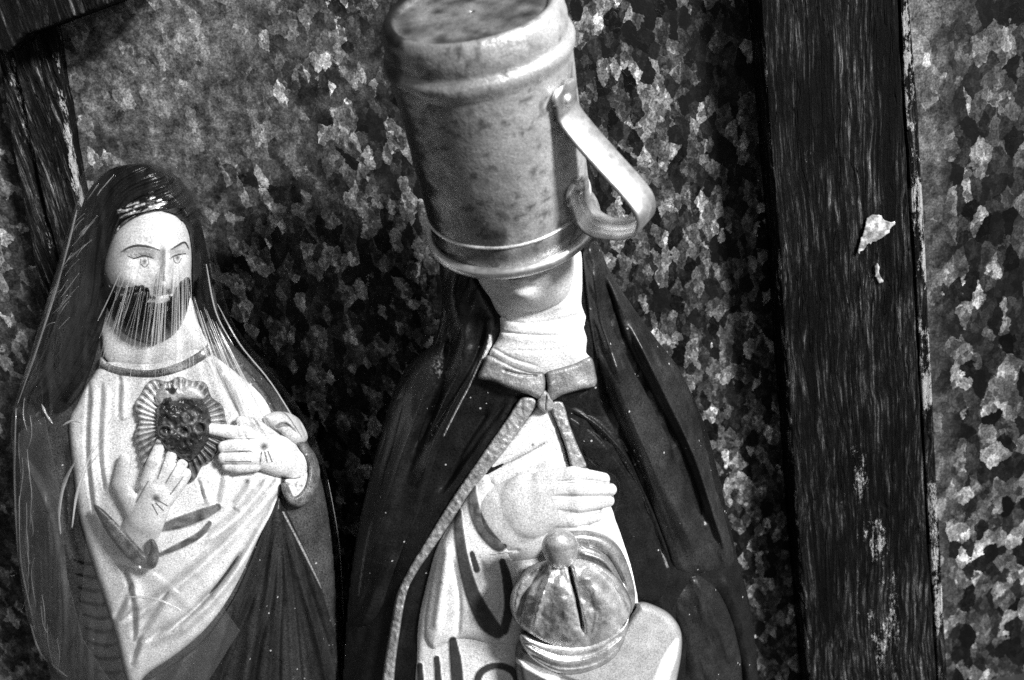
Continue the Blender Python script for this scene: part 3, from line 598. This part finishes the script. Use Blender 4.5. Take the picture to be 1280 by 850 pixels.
for i in range(len(body)-1):
    n_ = max(1, int(np.hypot(body[i+1][0]-body[i][0], body[i+1][1]-body[i][1])/.0016)); bd += [tuple(np.array(body[i])+(np.array(body[i+1])-np.array(body[i]))*k/n_) for k in range(n_)]
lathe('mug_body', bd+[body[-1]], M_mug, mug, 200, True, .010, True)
rim = [(R_*1.0+.0024*math.cos(2*math.pi*k/12), .0008+.0030*math.sin(2*math.pi*k/12)) for k in range(12)]
lathe('rim', rim, M_rim, mug, 128, True)
lathe('seam', [(R_*.9585+.0012*math.cos(2*math.pi*k/8), .0145+.0009*math.sin(2*math.pi*k/8)) for k in range(8)], M_mug, mug, 128, True, .004)
# strap handle, in the plane through the mug's axis at azimuth PHI
PHI = math.radians(50); OUT = math.cos(PHI)*NN+math.sin(PHI)*RR; TAN = -math.sin(PHI)*NN+math.cos(PHI)*RR
def strap(path, wid, th, mat, name):
    p = spline(path, False, 8); n = len(p); V = []; prof = [(-1, 0), (-.8, .9), (-.34, 1), (-.22, 1.0), (0, 1.9), (.22, 1.0), (.34, 1), (.8, .9), (1, 0), (.8, -.9), (0, -.9), (-.8, -.9)]
    for i in range(n):
        d = p[min(i+1, n-1)]-p[max(i-1, 0)]; d /= np.hypot(*d)+1e-9; nrm = np.array([d[1], -d[0]])   # towards outside
        t = i/(n-1); wi = wid*(1.12 if t < .07 or t > .93 else 1)*(math.sqrt(max(0, 1-(1-min(t, 1-t)/.05)**2)) if min(t, 1-t) < .05 else 1)+1e-5
        for (a, b) in prof:
            rr = p[i, 0]+nrm[0]*b*th; tt = p[i, 1]+nrm[1]*b*th; V.append(A+OUT*rr+AX*tt+TAN*a*wi)
    m = len(prof); F = [(i*m+k, i*m+(k+1) % m, (i+1)*m+(k+1) % m, (i+1)*m+k) for i in range(n-1) for k in range(m)]; F += [tuple(range(m)), tuple(range((n-1)*m, n*m))[::-1]]
    return mesh_obj(name, V, F, mat, mug)
r0 = R_*.985
strap([(r0+.0012, .082), (r0+.0014, .075), (r0+.0018, .068), (r0+.008, .0595), (r0+.020, .0465), (r0+.031, .035), (r0+.0355, .027), (r0+.0335, .0185), (r0+.025, .013), (r0+.012, .011), (r0+.004, .015), (r0+.0012, .024), (r0+.0008, .034)], .0088, .0014, M_rim, 'handle')
def rivet(t):
    V = []; n = 16; 
    for (r, h) in ((.0030, 0), (.0028, .0010), (.002, .0018), (.0009, .0022)):
        for k in range(n): a = 2*math.pi*k/n; V.append(A+AX*(t+r*math.cos(a))+TAN*r*math.sin(a)+OUT*(r0+.002+h))
    F = [(i*n+k, i*n+(k+1) % n, (i+1)*n+(k+1) % n, (i+1)*n+k) for i in range(3) for k in range(n)]+[tuple(range(n))[::-1], tuple(range(3*n, 4*n))]
    return mesh_obj('rivet', V, F, M_rim, mug)
rivet(.0745); rivet(.030)
rebase(mug)

# ------------------------------------------------------------------ wrapped statuette
YJ = -.062
jes = empty('saint_statuette', tuple(P1(240, 1040, YJ)), 'pale robed bearded statuette with a heart on its chest, wrapped in clear plastic', 'statuette', 'religious statuettes')
jl = interp([(200, 120), (230, 106), (280, 98), (370, 76), (430, 52), (480, 32), (520, 26), (650, 30), (780, 50), (850, 66), (1050, 80)])
jr = interp([(200, 215), (230, 236), (280, 252), (370, 268), (420, 285), (470, 325), (520, 366), (600, 402), (700, 418), (850, 426), (1050, 430)])
jd = interp([(200, 40), (280, 62), (400, 66), (480, 80), (600, 96), (850, 108), (1050, 108)])
def BJ(X, Y):
    l = jl(Y); r = jr(Y); u = (X-(l+r)/2)/((r-l)/2+5); return jd(Y)*np.sqrt(np.clip(1-u*u, 0, 1))*.92
def baseJ(off=0): return lambda X, Y: BJ(X, Y)+off
def pj(name, pts, mat, off, fr, back, tone, st=1.4): return sculpt(name, pts, mat, jes, YJ, baseJ(off), fr, back, tone, st)
def tone_m(X, Y, s):
    t = .022*(.6+.8*fbm(X*.04, Y*.04, 3))*np.where(X > 300, 2.4, 2.2)
    for k, y in enumerate(range(700, 850, 17)): t = t*(1-.85*stroke(X, Y, [(92+k*3, y, 3), (112+k*3, y+5, 6), (132+k*3, y+2, 4)]))
    t += .3*stroke(X, Y, [(45, 520, 2), (60, 505, 5), (75, 512, 3)])
    return t
pj_m = sculpt('mantle', [(110, 300), (84, 400), (50, 450), (30, 500), (26, 560), (29, 650), (42, 760), (62, 840), (76, 940), (84, 1042), (250, 1046), (428, 1042), (430, 940), (425, 840), (419, 720), (408, 630), (392, 570), (366, 518), (335, 478), (300, 440), (276, 410), (262, 350), (200, 300)], M_dark, jes, YJ, lambda X, Y: X*0,
       lambda X, Y, s: BJ(X, Y)+bump(X, Y, [(60, 540), (56, 640), (80, 760)], 14, 6)-bump(X, Y, [(82, 560), (80, 640), (95, 700)], 6, 6)+bump(X, Y, [(395, 600), (408, 700), (412, 800)], 10, 6)+bump(X, Y, [(300, 450), (340, 505)], 9, 5), lambda X, Y, s: .8*BJ(X, Y), tone_m, 1.8)
# white robe
folds = [([(344, 600), (310, 640), (260, 690), (200, 740), (150, 775)], 4, 5), ([(346, 618), (320, 660), (285, 715), (235, 765), (180, 800)], 4, 5), ([(330, 600), (296, 640), (250, 672)], 3.5, 4), ([(300, 690), (262, 745), (215, 790)], 3, 4), ([(310, 600), (288, 632)], 4, 5),
         ([(112, 480), (108, 560), (116, 640)], 3, 3), ([(128, 480), (124, 560), (130, 610)], 3, 2.6), ([(150, 470), (148, 520)], 3, 2.5), ([(265, 450), (290, 500), (300, 520)], 3, 3), ([(248, 600), (255, 625)], 2.5, 2.5), ([(278, 590), (270, 630)], 2.5, 2.5),
         ([(165, 730), (140, 780), (130, 760)], 5, 4), ([(210, 740), (178, 790), (164, 830)], 4, 4), ([(150, 700), (165, 745), (168, 800)], 5, 4)]
jmarks = [[(200, 660, 10), (222, 654, 16), (250, 644, 16), (272, 634, 10)], [(198, 694, 5), (225, 682, 9), (250, 668, 9), (262, 654, 7)]]
def fr_robe(X, Y, s):
    h = 10*edge(s, 9)
    for (p, w_, d) in folds: h -= bump(X, Y, p, w_, d*1.7); h += bump(X, Y, [(a+6, b+6) for a, b in p], w_*1.7, d*1.3)
    for p in jmarks: h += 1.5*stroke(X, Y, p)
    return h
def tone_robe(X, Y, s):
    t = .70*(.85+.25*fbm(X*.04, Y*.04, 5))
    for (p, w_, d) in folds: t = t*(1-.5*stroke(X, Y, p, w_*.9, 1))  # grooves darkened in the tone: painted fold shading
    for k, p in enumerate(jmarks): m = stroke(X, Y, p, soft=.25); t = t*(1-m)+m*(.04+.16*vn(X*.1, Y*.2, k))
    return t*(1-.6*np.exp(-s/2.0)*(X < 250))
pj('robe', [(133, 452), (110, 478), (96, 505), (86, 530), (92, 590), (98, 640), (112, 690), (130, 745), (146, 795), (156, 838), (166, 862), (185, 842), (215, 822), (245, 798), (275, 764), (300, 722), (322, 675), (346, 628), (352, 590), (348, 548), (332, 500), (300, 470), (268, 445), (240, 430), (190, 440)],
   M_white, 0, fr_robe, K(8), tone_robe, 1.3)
# dark front mantle, pleated from its apex
pleats = [([(346, 640), (322, 720), (285, 800), (262, 860), (240, 960)], 5), ([(348, 640), (335, 740), (312, 820), (300, 900), (290, 990)], 5), ([(349, 640), (346, 740), (338, 840), (335, 980)], 4), ([(350, 640), (360, 740), (366, 860), (370, 980)], 4), ([(351, 640), (374, 720), (398, 800), (412, 870), (420, 980)], 5)]
def fr_pl(X, Y, s):
    h = 9*edge(s, 8)
    for p, w_ in pleats: h += bump(X, Y, p, w_*1.4, 7); h -= bump(X, Y, [(a+11*(b-620)/230, b) for a, b in p], w_, 6)
    ang = np.arctan2(X-348, np.maximum(Y-600, 1)); return h+2.2*np.sin(ang*60)*np.clip((Y-640)/120, 0, 1)
def tone_pl(X, Y, s):
    ang = np.arctan2(X-348, np.maximum(Y-600, 1)); t = .014*(.4+1.6*vn(ang*30, Y*.006, 4))+.10*np.clip(-ang-.25, 0, .5)*2*(vn(ang*40, Y*.01, 9))
    return t+.45*stroke(X, Y, [(330, 655, 2), (322, 672, 4), (312, 690, 2)])*(vn(X*.4, Y*.4, 3) > .4)+.25*stroke(X, Y, [(354, 640, 2), (380, 690, 2.5), (402, 735, 1.5)])
pj('mantle_front', [(347, 622), (356, 634), (378, 680), (402, 735), (424, 820), (432, 920), (432, 1040), (300, 1044), (130, 1040), (140, 900), (162, 862), (192, 846), (228, 822), (258, 796), (288, 755), (312, 705), (330, 660)], M_dark, 2, fr_pl, K(8), tone_pl, 1.4)
# neck, head, beard, hair
pj('neck', [(132, 385), (128, 430), (136, 452), (170, 460), (205, 458), (238, 444), (262, 432), (246, 400), (236, 370), (190, 360)], M_skin, 4, lambda X, Y, s: 10*edge(s, 25), K(10), lambda X, Y, s: .7+X*0, 1.3)
pj('collar', [(126, 446), (138, 455), (165, 461), (195, 461), (225, 452), (250, 438), (262, 428), (270, 436), (255, 450), (228, 464), (196, 472), (162, 471), (136, 465), (124, 456)], M_dark, 8, lambda X, Y, s: 5*edge(s, 4), K(8), lambda X, Y, s: .05+.2*vn(X*.1, Y*.1, 3), 1.2)
def fr_head(X, Y, s):
    h = 34*edge(s, 40)+10*blob(X, Y, 196, 345, 44, 60)
    h += bump(X, Y, [(209, 306), (209, 330), (207, 350), (206, 366)], 8, 12)+9*blob(X, Y, 204, 356, 9, 8)+3*blob(X, Y, 195, 358, 5, 4)-6*blob(X, Y, 205, 368, 9, 3)
    h -= 9*blob(X, Y, 180, 324, 17, 8)+9*blob(X, Y, 223, 320, 12, 7)+5*blob(X, Y, 168, 372, 14, 12); h += 4.5*blob(X, Y, 180, 327, 8, 5)+4*blob(X, Y, 222, 322, 7, 5)
    h += bump(X, Y, [(154, 314), (172, 308), (198, 312)], 4, 2.5)+bump(X, Y, [(214, 311), (228, 304), (236, 309)], 4, 2.5)+5*blob(X, Y, 160, 350, 16, 12)
    return h
def tone_face(X, Y, s):
    t = .60*(.9+.2*fbm(X*.05, Y*.05, 3))*(1-.3*blob(X, Y, 138, 350, 12, 50))  # last factor paints side shade down the left cheek
    D_ = lambda p, k=.95: 1-k*stroke(X, Y, p, soft=.3)
    t = t*D_([(152, 315, 1.2), (160, 310, 3), (172, 307, 3.6), (188, 309, 3.2), (200, 313, 1.4)])*D_([(214, 312, 1.4), (222, 307, 3), (231, 303, 3), (236, 311, 1.4)])
    t = t*D_([(160, 320, 1.4), (168, 323, 2.2), (180, 320, 2.2), (192, 323, 1.4)])*D_([(211, 324, 1.4), (220, 319, 2.2), (232, 317, 1.6)])
    for (a, b) in ((163, 318), (168, 317), (174, 316), (186, 317)): t = t*D_([(a, b, 1), (a+3, b+4, 1)], .7)
    t = t*D_([(176, 324, 1.4), (176, 330, 1.6), (181, 334, 1.6), (186, 329, 1.4), (185, 323, 1.2)], .85)*D_([(217, 322, 1.2), (218, 327, 1.4), (223, 329, 1.4), (227, 323, 1.2)], .85)
    t = t*(1-.9*blob(X, Y, 181, 327, 4, 4.6))*(1-.9*blob(X, Y, 222, 322, 3.6, 4.2))*D_([(200, 363, 2), (206, 366, 2.4), (212, 362, 1.6)], .7)
    return t
pj('head', [(200, 262), (172, 268), (146, 290), (134, 316), (130, 346), (138, 384), (156, 410), (186, 420), (216, 412), (233, 385), (238, 350), (239, 310), (230, 278)], M_skin, 0, fr_head, K(10), tone_face, 1.0)
def fr_beard(X, Y, s):
    h = 38*edge(s, 34)+8*blob(X, Y, 196, 352, 44, 60)+8*blob(X, Y, 190, 400, 28, 18)+1.8*np.sin((X-190)*.8/(1+(Y-340)*.004)+np.sin(Y*.1)*1.5)
    return h-8*stroke(X, Y, [(183, 375), (197, 377), (210, 374)], 6)+3*stroke(X, Y, [(160, 362), (180, 358), (204, 366), (220, 358), (234, 352)], 9, 1)
pj('beard', [(129, 338), (140, 352), (156, 352), (172, 349), (186, 352), (197, 364), (212, 364), (222, 352), (236, 346), (238, 368), (232, 396), (218, 418), (192, 430), (166, 424), (146, 408), (133, 380)], M_hair, 9, fr_beard, K(8),
   lambda X, Y, s: .003+.006*vn(X*.3, Y*.1, 4)+.5*stroke(X, Y, [(185, 377, 1.5), (196, 375, 4), (206, 376, 1.5)]), 1.0)
def fr_hair(X, Y, s):
    h = 26*edge(s, 26)
    d, p = pdist(X, Y, spline([(200, 215), (150, 240), (122, 300), (112, 380), (84, 450), (50, 500)], False))
    m_ = np.clip(1-(d-60)/30, 0, 1); h += m_*(2.6*np.sin(d*.42+np.sin(p*9)*1.6)+1.2*np.sin(d*1.1+p*9))+(1-m_)*2.0*np.sin(X*.35+Y*.06)
    return h
def tone_hair(X, Y, s):
    return .003+.008*vn(X*.18, Y*.05, 3)
pj('hair', [(165, 205), (200, 208), (232, 232), (250, 275), (262, 330), (268, 380), (276, 420), (262, 432), (250, 410), (240, 372), (240, 320), (232, 286), (212, 268), (182, 266), (156, 276), (142, 294), (132, 326), (132, 352), (134, 395), (124, 430), (112, 468), (98, 498), (74, 516), (48, 514), (30, 500), (38, 470), (58, 432), (78, 372), (92, 308), (104, 252), (130, 216)],
   M_hair, -2, fr_hair, lambda X, Y, s: 14*edge(s, 20)+.55*BJ(X, Y)*edge(s, 20), tone_hair, 1.2)
pj('hair_highlight', [(146, 262), (160, 252), (186, 246), (206, 248), (209, 256), (190, 262), (166, 268), (150, 274)], M_silver, 20, lambda X, Y, s: 4*edge(s, 5)+5*(fbm(X*.12+Y*.2, Y*.35, 6)-.5), K(8), lambda X, Y, s: .01+.85*np.clip((fbm((X+Y*1.2)*.16, (Y+X*.25)*.4, 6)-.52)*9, 0, 1), 1.0)  # added strip: pale streaks paint the highlight on the hair
# sleeves and hands
pj('cuff', [(117, 632), (128, 636), (150, 658), (172, 682), (184, 694), (188, 684), (187, 674), (194, 676), (199, 692), (195, 708), (184, 712), (168, 706), (148, 686), (130, 660)], M_dark, 34, lambda X, Y, s: 9*edge(s, 6), K(10), lambda X, Y, s: .045+.12*vn(X*.15, Y*.15, 4)*(Y > 650), 1.2)
h1 = Caps([(150, 735, 26, -46, 162, 694, 25, -12), (162, 694, 25, -12, 182, 650, 24, 4), (182, 650, 24, 4, 196, 618, 22, 8), (170, 640, 14, 4, 150, 606, 10, 8), (150, 606, 10, 8, 156, 574, 8, 10),
           (184, 606, 10, 12, 192, 578, 9, 16), (192, 578, 9, 16, 201, 554, 7, 14), (196, 608, 10, 14, 208, 584, 8.5, 18), (208, 584, 8.5, 18, 216, 566, 7, 16),
           (206, 612, 9.5, 13, 218, 594, 8.5, 16), (218, 594, 8.5, 16, 228, 580, 7, 14), (208, 626, 9, 10, 222, 608, 8, 12), (222, 608, 8, 12, 234, 592, 6.5, 10)], .35, .72)
def wound_gap_tone(cx, cy, lines):
    def f(X, Y, s):
        t = .66*(.9+.2*fbm(X*.06, Y*.06, 7)); t = t*(1-.93*blob(X, Y, cx, cy, 6, 5.5))
        for l in lines: t = t*(1-.9*stroke(X, Y, l, 1.7, .3))  # runs from the nail wound, and painted shade between the fingers
        return t
    return f
sculpt('hand', h1, M_skin, jes, YJ, baseJ(12), lambda X, Y, s: -4*blob(X, Y, 194, 624, 5, 5), None, wound_gap_tone(194, 624, [[(190, 630), (197, 643)], [(195, 629), (204, 638)], [(198, 626), (209, 632)], [(197, 598), (207, 570)], [(207, 604), (221, 580)], [(213, 618), (229, 596)], [(185, 602), (170, 628)]]), 1.1)
h2 = Caps([(368, 577, 22, -10, 350, 570, 25, -4), (350, 570, 26, -4, 318, 560, 23, 4), (322, 546, 11, 6, 290, 540, 9, 14), (290, 540, 9, 14, 262, 536, 7, 14),
           (318, 556, 11, 10, 296, 557, 10, 14), (296, 557, 10, 14, 280, 559, 8, 12), (318, 570, 11, 10, 296, 571, 9.5, 13), (296, 571, 9.5, 13, 280, 572, 8, 11), (318, 580, 10, 6, 298, 583, 8.5, 8), (298, 583, 8.5, 8, 284, 582, 7, 6), (340, 552, 13, 6, 318, 530, 8, 8), (318, 530, 8, 8, 300, 526, 6, 8)], .35, .72)
sculpt('hand', h2, M_skin, jes, YJ, baseJ(14), lambda X, Y, s: -4*blob(X, Y, 330, 559, 5, 5), None, wound_gap_tone(330, 559, [[(327, 565), (325, 580)], [(331, 565), (334, 578)], [(335, 564), (340, 577)], [(274, 549), (318, 548)], [(280, 565), (314, 564)], [(281, 577), (314, 577)]]), 1.1)
pj('sleeve', [(330, 520), (350, 514), (372, 522), (384, 542), (382, 552), (368, 556), (350, 540), (336, 532)], M_skin, 12, lambda X, Y, s: 14*edge(s, 12)-6*stroke(X, Y, [(346, 534), (356, 530), (368, 540)], 5), K(8), lambda X, Y, s: .5*(1-.7*stroke(X, Y, [(346, 534, 4), (354, 531, 6), (362, 532, 3)])), 1.1)
pj('cuff', [(370, 552), (380, 552), (394, 568), (400, 592), (394, 616), (380, 632), (364, 632), (354, 618), (352, 604), (360, 606), (368, 620), (380, 610), (386, 590), (382, 572), (374, 560)], M_dark, 16, lambda X, Y, s: 9*edge(s, 6), K(14), lambda X, Y, s: .05+.15*vn(X*.15, Y*.15, 8), 1.1)
pj('sleeve_lining', [(356, 600), (372, 598), (384, 590), (383, 612), (370, 625), (360, 618)], M_white, 12, lambda X, Y, s: 6*edge(s, 8), K(8), lambda X, Y, s: .6*(1-.5*(vn(X*.4, Y*.4, 3) > .75)), 1.1)
# heart with its rays
HC = (224, 530)
def rayr(a): return 59+3*np.sin(a*5+1)+2.5*np.sin(a*11)+3*np.sin(a*3+2)
aa = np.linspace(0, 2*np.pi, 90, endpoint=False); rp = np.column_stack([HC[0]+rayr(aa)*np.cos(aa)*.98, HC[1]+rayr(aa)*np.sin(aa)*1.10+5])
rp[:, 0] = np.clip(rp[:, 0], 162, 284)
def fr_ray(X, Y, s):
    a = np.arctan2(Y-HC[1], X-HC[0]); return 8*edge(s, 5)+2.4*np.sin(a*44)
def tone_ray(X, Y, s):
    a = np.arctan2(Y-HC[1], X-HC[0]); r = np.hypot(X-HC[0], Y-HC[1]); lt = .14+.6*np.clip(vn(a*1.6+8, a*0, 5)*1.6-.3, 0, 1)
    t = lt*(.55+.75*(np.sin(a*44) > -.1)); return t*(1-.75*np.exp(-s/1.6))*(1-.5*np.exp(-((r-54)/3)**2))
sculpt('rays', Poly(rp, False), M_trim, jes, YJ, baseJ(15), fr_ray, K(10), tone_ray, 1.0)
pj('heart', [(228, 504), (214, 494), (200, 500), (195, 518), (196, 540), (206, 560), (222, 572), (238, 577), (250, 566), (261, 548), (264, 524), (256, 504), (242, 496)], M_hair, 24,
   lambda X, Y, s: 20*edge(s, 22)+7*(vn(X*.13, Y*.13, 77)-.5)+4*(vn(X*.3, Y*.3, 78)-.5)-5*blob(X, Y, 208, 536, 7, 6)-5*blob(X, Y, 230, 536, 7, 6)-5*blob(X, Y, 248, 534, 7, 6), K(10),
   lambda X, Y, s: np.clip(.012+.03*vn(X*.2, Y*.2, 5)+sum(.10*np.exp(-((np.hypot(X-a, Y-b)-7.5)/2)**2) for a, b in ((208, 536), (230, 537), (250, 534), (238, 522))), 0, 1), 1.0)
pj('flame', [(194, 498), (200, 484), (208, 478), (212, 486), (218, 478), (226, 486), (236, 482), (248, 486), (256, 498), (242, 502), (226, 500), (212, 508), (200, 508)], M_trim, 26, lambda X, Y, s: 8*edge(s, 7), K(8),
   lambda X, Y, s: .45*(1-.95*pmask(X, Y, [(206, 486), (212, 484), (214, 479), (218, 485), (222, 486), (217, 493), (211, 491)], 1)), 1.0)
for (a, b, r) in ((206, 540, 9), (228, 540, 8.5), (249, 535, 8.5)):
    th = np.linspace(0, 2*np.pi, 24, endpoint=False); outer = np.column_stack([a+r*np.cos(th), b+r*.9*np.sin(th)])
    pl = [(x, y, 4.2) for x, y in outer]
    sculpt('thorn_ring', Caps([(outer[k][0], outer[k][1], 1.7, 0, outer[(k+1) % 24][0], outer[(k+1) % 24][1], 1.7, 0) for k in range(24)], .1, 1), M_hair, jes, YJ, baseJ(43), K(0), None, lambda X, Y, s: .02+.05*vn(X*.3, Y*.3, 3), .9)
boxmesh('plinth', *(lambda a, b: (a[0]-.008, b[0]+.004, YJ-.05, YJ+.045, SHELF_Z, SHELF_Z+.010))(P1(84, 1040, YJ), P1(430, 1040, YJ)), M_white, jes, .003)
rebase(jes)

# ------------------------------------------------------------------ clear plastic wrap round it
wl = interp([(190, 140), (215, 104), (250, 96), (330, 72), (430, 42), (520, 15), (650, 17), (740, 28), (790, 40), (850, 74), (1045, 70)])
wr = interp([(190, 185), (215, 228), (260, 254), (320, 270), (400, 290), (460, 336), (520, 380), (590, 408), (700, 426), (850, 433), (1045, 440)])
WL = [(wl(y), y) for y in (1040, 950, 850, 790, 740, 650, 580, 520, 430, 330, 250, 215)]; WR = [(wr(y), y) for y in (215, 260, 320, 400, 460, 520, 590, 700, 850, 950, 1040)]
def BW(X, Y):
    l = wl(Y); r = wr(Y); u = (X-(l+r)/2)/((r-l)/2); hh = (interp([(190, 30), (215, 64), (260, 96), (330, 118), (400, 124), (520, 138), (700, 150), (1045, 140)])(Y))
    return hh*np.sqrt(np.clip(1-u*u, 0, 1))
WSTR = [([(20, 560), (60, 640), (80, 760), (70, 860)], 6, 7), ([(100, 250), (70, 380), (38, 500)], 5, 6), ([(60, 330), (50, 450), (60, 560)], 6, 5), ([(130, 700), (190, 720), (250, 770)], 7, 6), ([(225, 690), (300, 780), (380, 860)], 5, 5), ([(290, 430), (360, 540), (400, 650)], 7, 6), ([(100, 560), (90, 640), (100, 700)], 6, 8)]
def fr_wrap(X, Y, s):
    h = BW(X, Y)
    for (p, w_, d) in WSTR: h = h+bump(X, Y, p, w_, d)
    return h+edge(s, 12)*(5*(fbm(X*.03, Y*.018, 12, 4)-.5)+9*np.abs(fbm(X*.022+Y*.006, Y*.012, 31, 2)-.5)+np.clip((150-X)/60, 0, 1)*13*np.abs(vn(X*.09, Y*.011, 41)-.5)+4*np.abs(vn((X+Y*.5)*.05, (Y-X*.4)*.02, 43)-.5))
wrap = empty('plastic_wrap', tuple(P1(240, 1040, YJ)), 'clear crinkled cellophane tented over the pale robed statuette', 'wrapping')
sculpt('film', Poly([(140, 196), (168, 192), (195, 197)]+WR+[(240, 1044)]+WL), M_film, wrap, YJ, lambda X, Y: X*0, fr_wrap, lambda X, Y, s: .72*BW(X, Y), lambda X, Y, s: X*0+1, 2.2)
M_haze = film('hazy_cellophane', .022, .03, .3, .22)
def flap(pts, dz, mat=M_haze): return sculpt('film_haze', Poly(pts, False), mat, wrap, YJ, lambda X, Y: fr_wrap(X, Y, np.full(X.shape, 20.))+dz, lambda X, Y, s: 1.0*edge(s, 3), lambda X, Y, s: X*0, lambda X, Y, s: X*0+1, 2.2)  # added film layers; their white haze stands in for broad reflections
flap([(112, 600), (168, 560), (232, 694), (266, 742), (300, 788), (262, 850), (240, 960), (120, 960), (92, 850), (104, 720)], 3)
flap([(24, 540), (56, 520), (74, 610), (84, 720), (104, 800), (150, 870), (100, 940), (66, 850), (42, 790), (26, 690)], 5)
flap([(236, 420), (262, 400), (330, 500), (356, 545), (320, 540), (290, 500)], 3)
CR = []
for k in range(62):                            # fan of tight pleats over the face
    u = rng.random(); x0 = 148+92*u; y0 = 357-24*u*u+rng.normal(0, 13); x1 = 118+128*u+rng.normal(0, 3); L = 50+rng.random()*80+30*u; CR.append(([(x0, y0), ((x0*1.05+x1*.95)/2, y0+L*.5), (x1, y0+L)], .2+1.0*rng.random()**3))
for k in range(20):
    u = k/19; x0 = 236+46*u; y0 = 372+50*u+rng.normal(0, 8); CR.append(([(x0, y0), (x0+16+16*u, y0+60), (x0+32+30*u, y0+115+rng.normal(0, 12))], .4+.8*rng.random()))
for k in range(26):                            # little folds along the left of the hair
    y = 225+190*rng.random(); x = float(wl(y))+3+26*rng.random()**2; q_ = 5+16*rng.random(); CR.append(([(x, y+q_*.6), (x+q_*.5, y+rng.normal(0, 1.5)), (x+q_*(.9+.4*rng.random()), y-q_*(.5+.5*rng.random()))], .25+.5*rng.random()))
for k in range(16):
    y = 500+k*20+rng.normal(0, 5); x = float(wl(y))+5+rng.random()*22; CR.append(([(x, y), (x+rng.normal(1, 2), y+22), (x+rng.normal(3, 3), y+24+40*rng.random())], .3+.7*rng.random()))
CR += [([(104, 560), (82, 600), (74, 640), (76, 668)], 3.2), ([(118, 556), (98, 610), (90, 660)], 3.4), ([(148, 746), (190, 748), (225, 762), (246, 778)], 2.6), ([(100, 600), (112, 582), (132, 556)], 1.2), ([(96, 585), (120, 560), (150, 500)], 1.0),  # first three: white slivers standing in for reflections on the film
       ([(38, 780), (52, 818), (84, 846)], 1.8), ([(24, 620), (26, 700), (40, 770)], 1.2), ([(52, 505), (58, 518), (66, 530)], 2.2), ([(78, 532), (90, 526), (104, 528)], 2.4),
       ([(272, 380), (300, 430), (340, 480), (380, 545)], 1.4), ([(258, 330), (270, 390), (292, 432)], 1.4), ([(410, 600), (424, 680), (430, 780)], 1.0), ([(96, 262), (76, 340), (48, 430), (22, 505)], 2.0), ([(20, 510), (18, 600), (22, 690)], 1.4)]
for (p, wd) in CR:
    pl = spline(p, False, 6); n = len(pl); tg = np.gradient(pl, axis=0); tg /= np.hypot(*tg.T)[:, None]+1e-9; nr_ = np.column_stack([-tg[:, 1], tg[:, 0]])
    tp = np.sin(np.linspace(.06, math.pi-.06, n))**.6*wd*.6*(.6+.8*vn(np.arange(n)*.37+wd*9, np.zeros(n), 3))+.1; V = []
    for k_, (o_, dh) in enumerate(((-1, .6), (0, 2.0), (1, .6), (0, -.8))):
        q = pl+nr_*(o_*tp)[:, None]; z = np.zeros(n); H = fr_wrap(q[:, 0], q[:, 1], z+20)+dh; V.append(P(q[:, 0], q[:, 1], YJ-H*M))
    V = np.vstack(V); F = [(a*n+i, a*n+i+1, ((a+1) % 4)*n+i+1, ((a+1) % 4)*n+i) for a in range(4) for i in range(n-1)]+[(0, n, 2*n, 3*n), (3*n+n-1, 2*n+n-1, n+n-1, n-1)]
    mesh_obj('crease_glint', V, F, M_crease, wrap)
rebase(wrap)
print('objects', len(bpy.data.objects), 'tris', sum(len(o.data.polygons) for o in bpy.data.objects if o.type == 'MESH')*2)
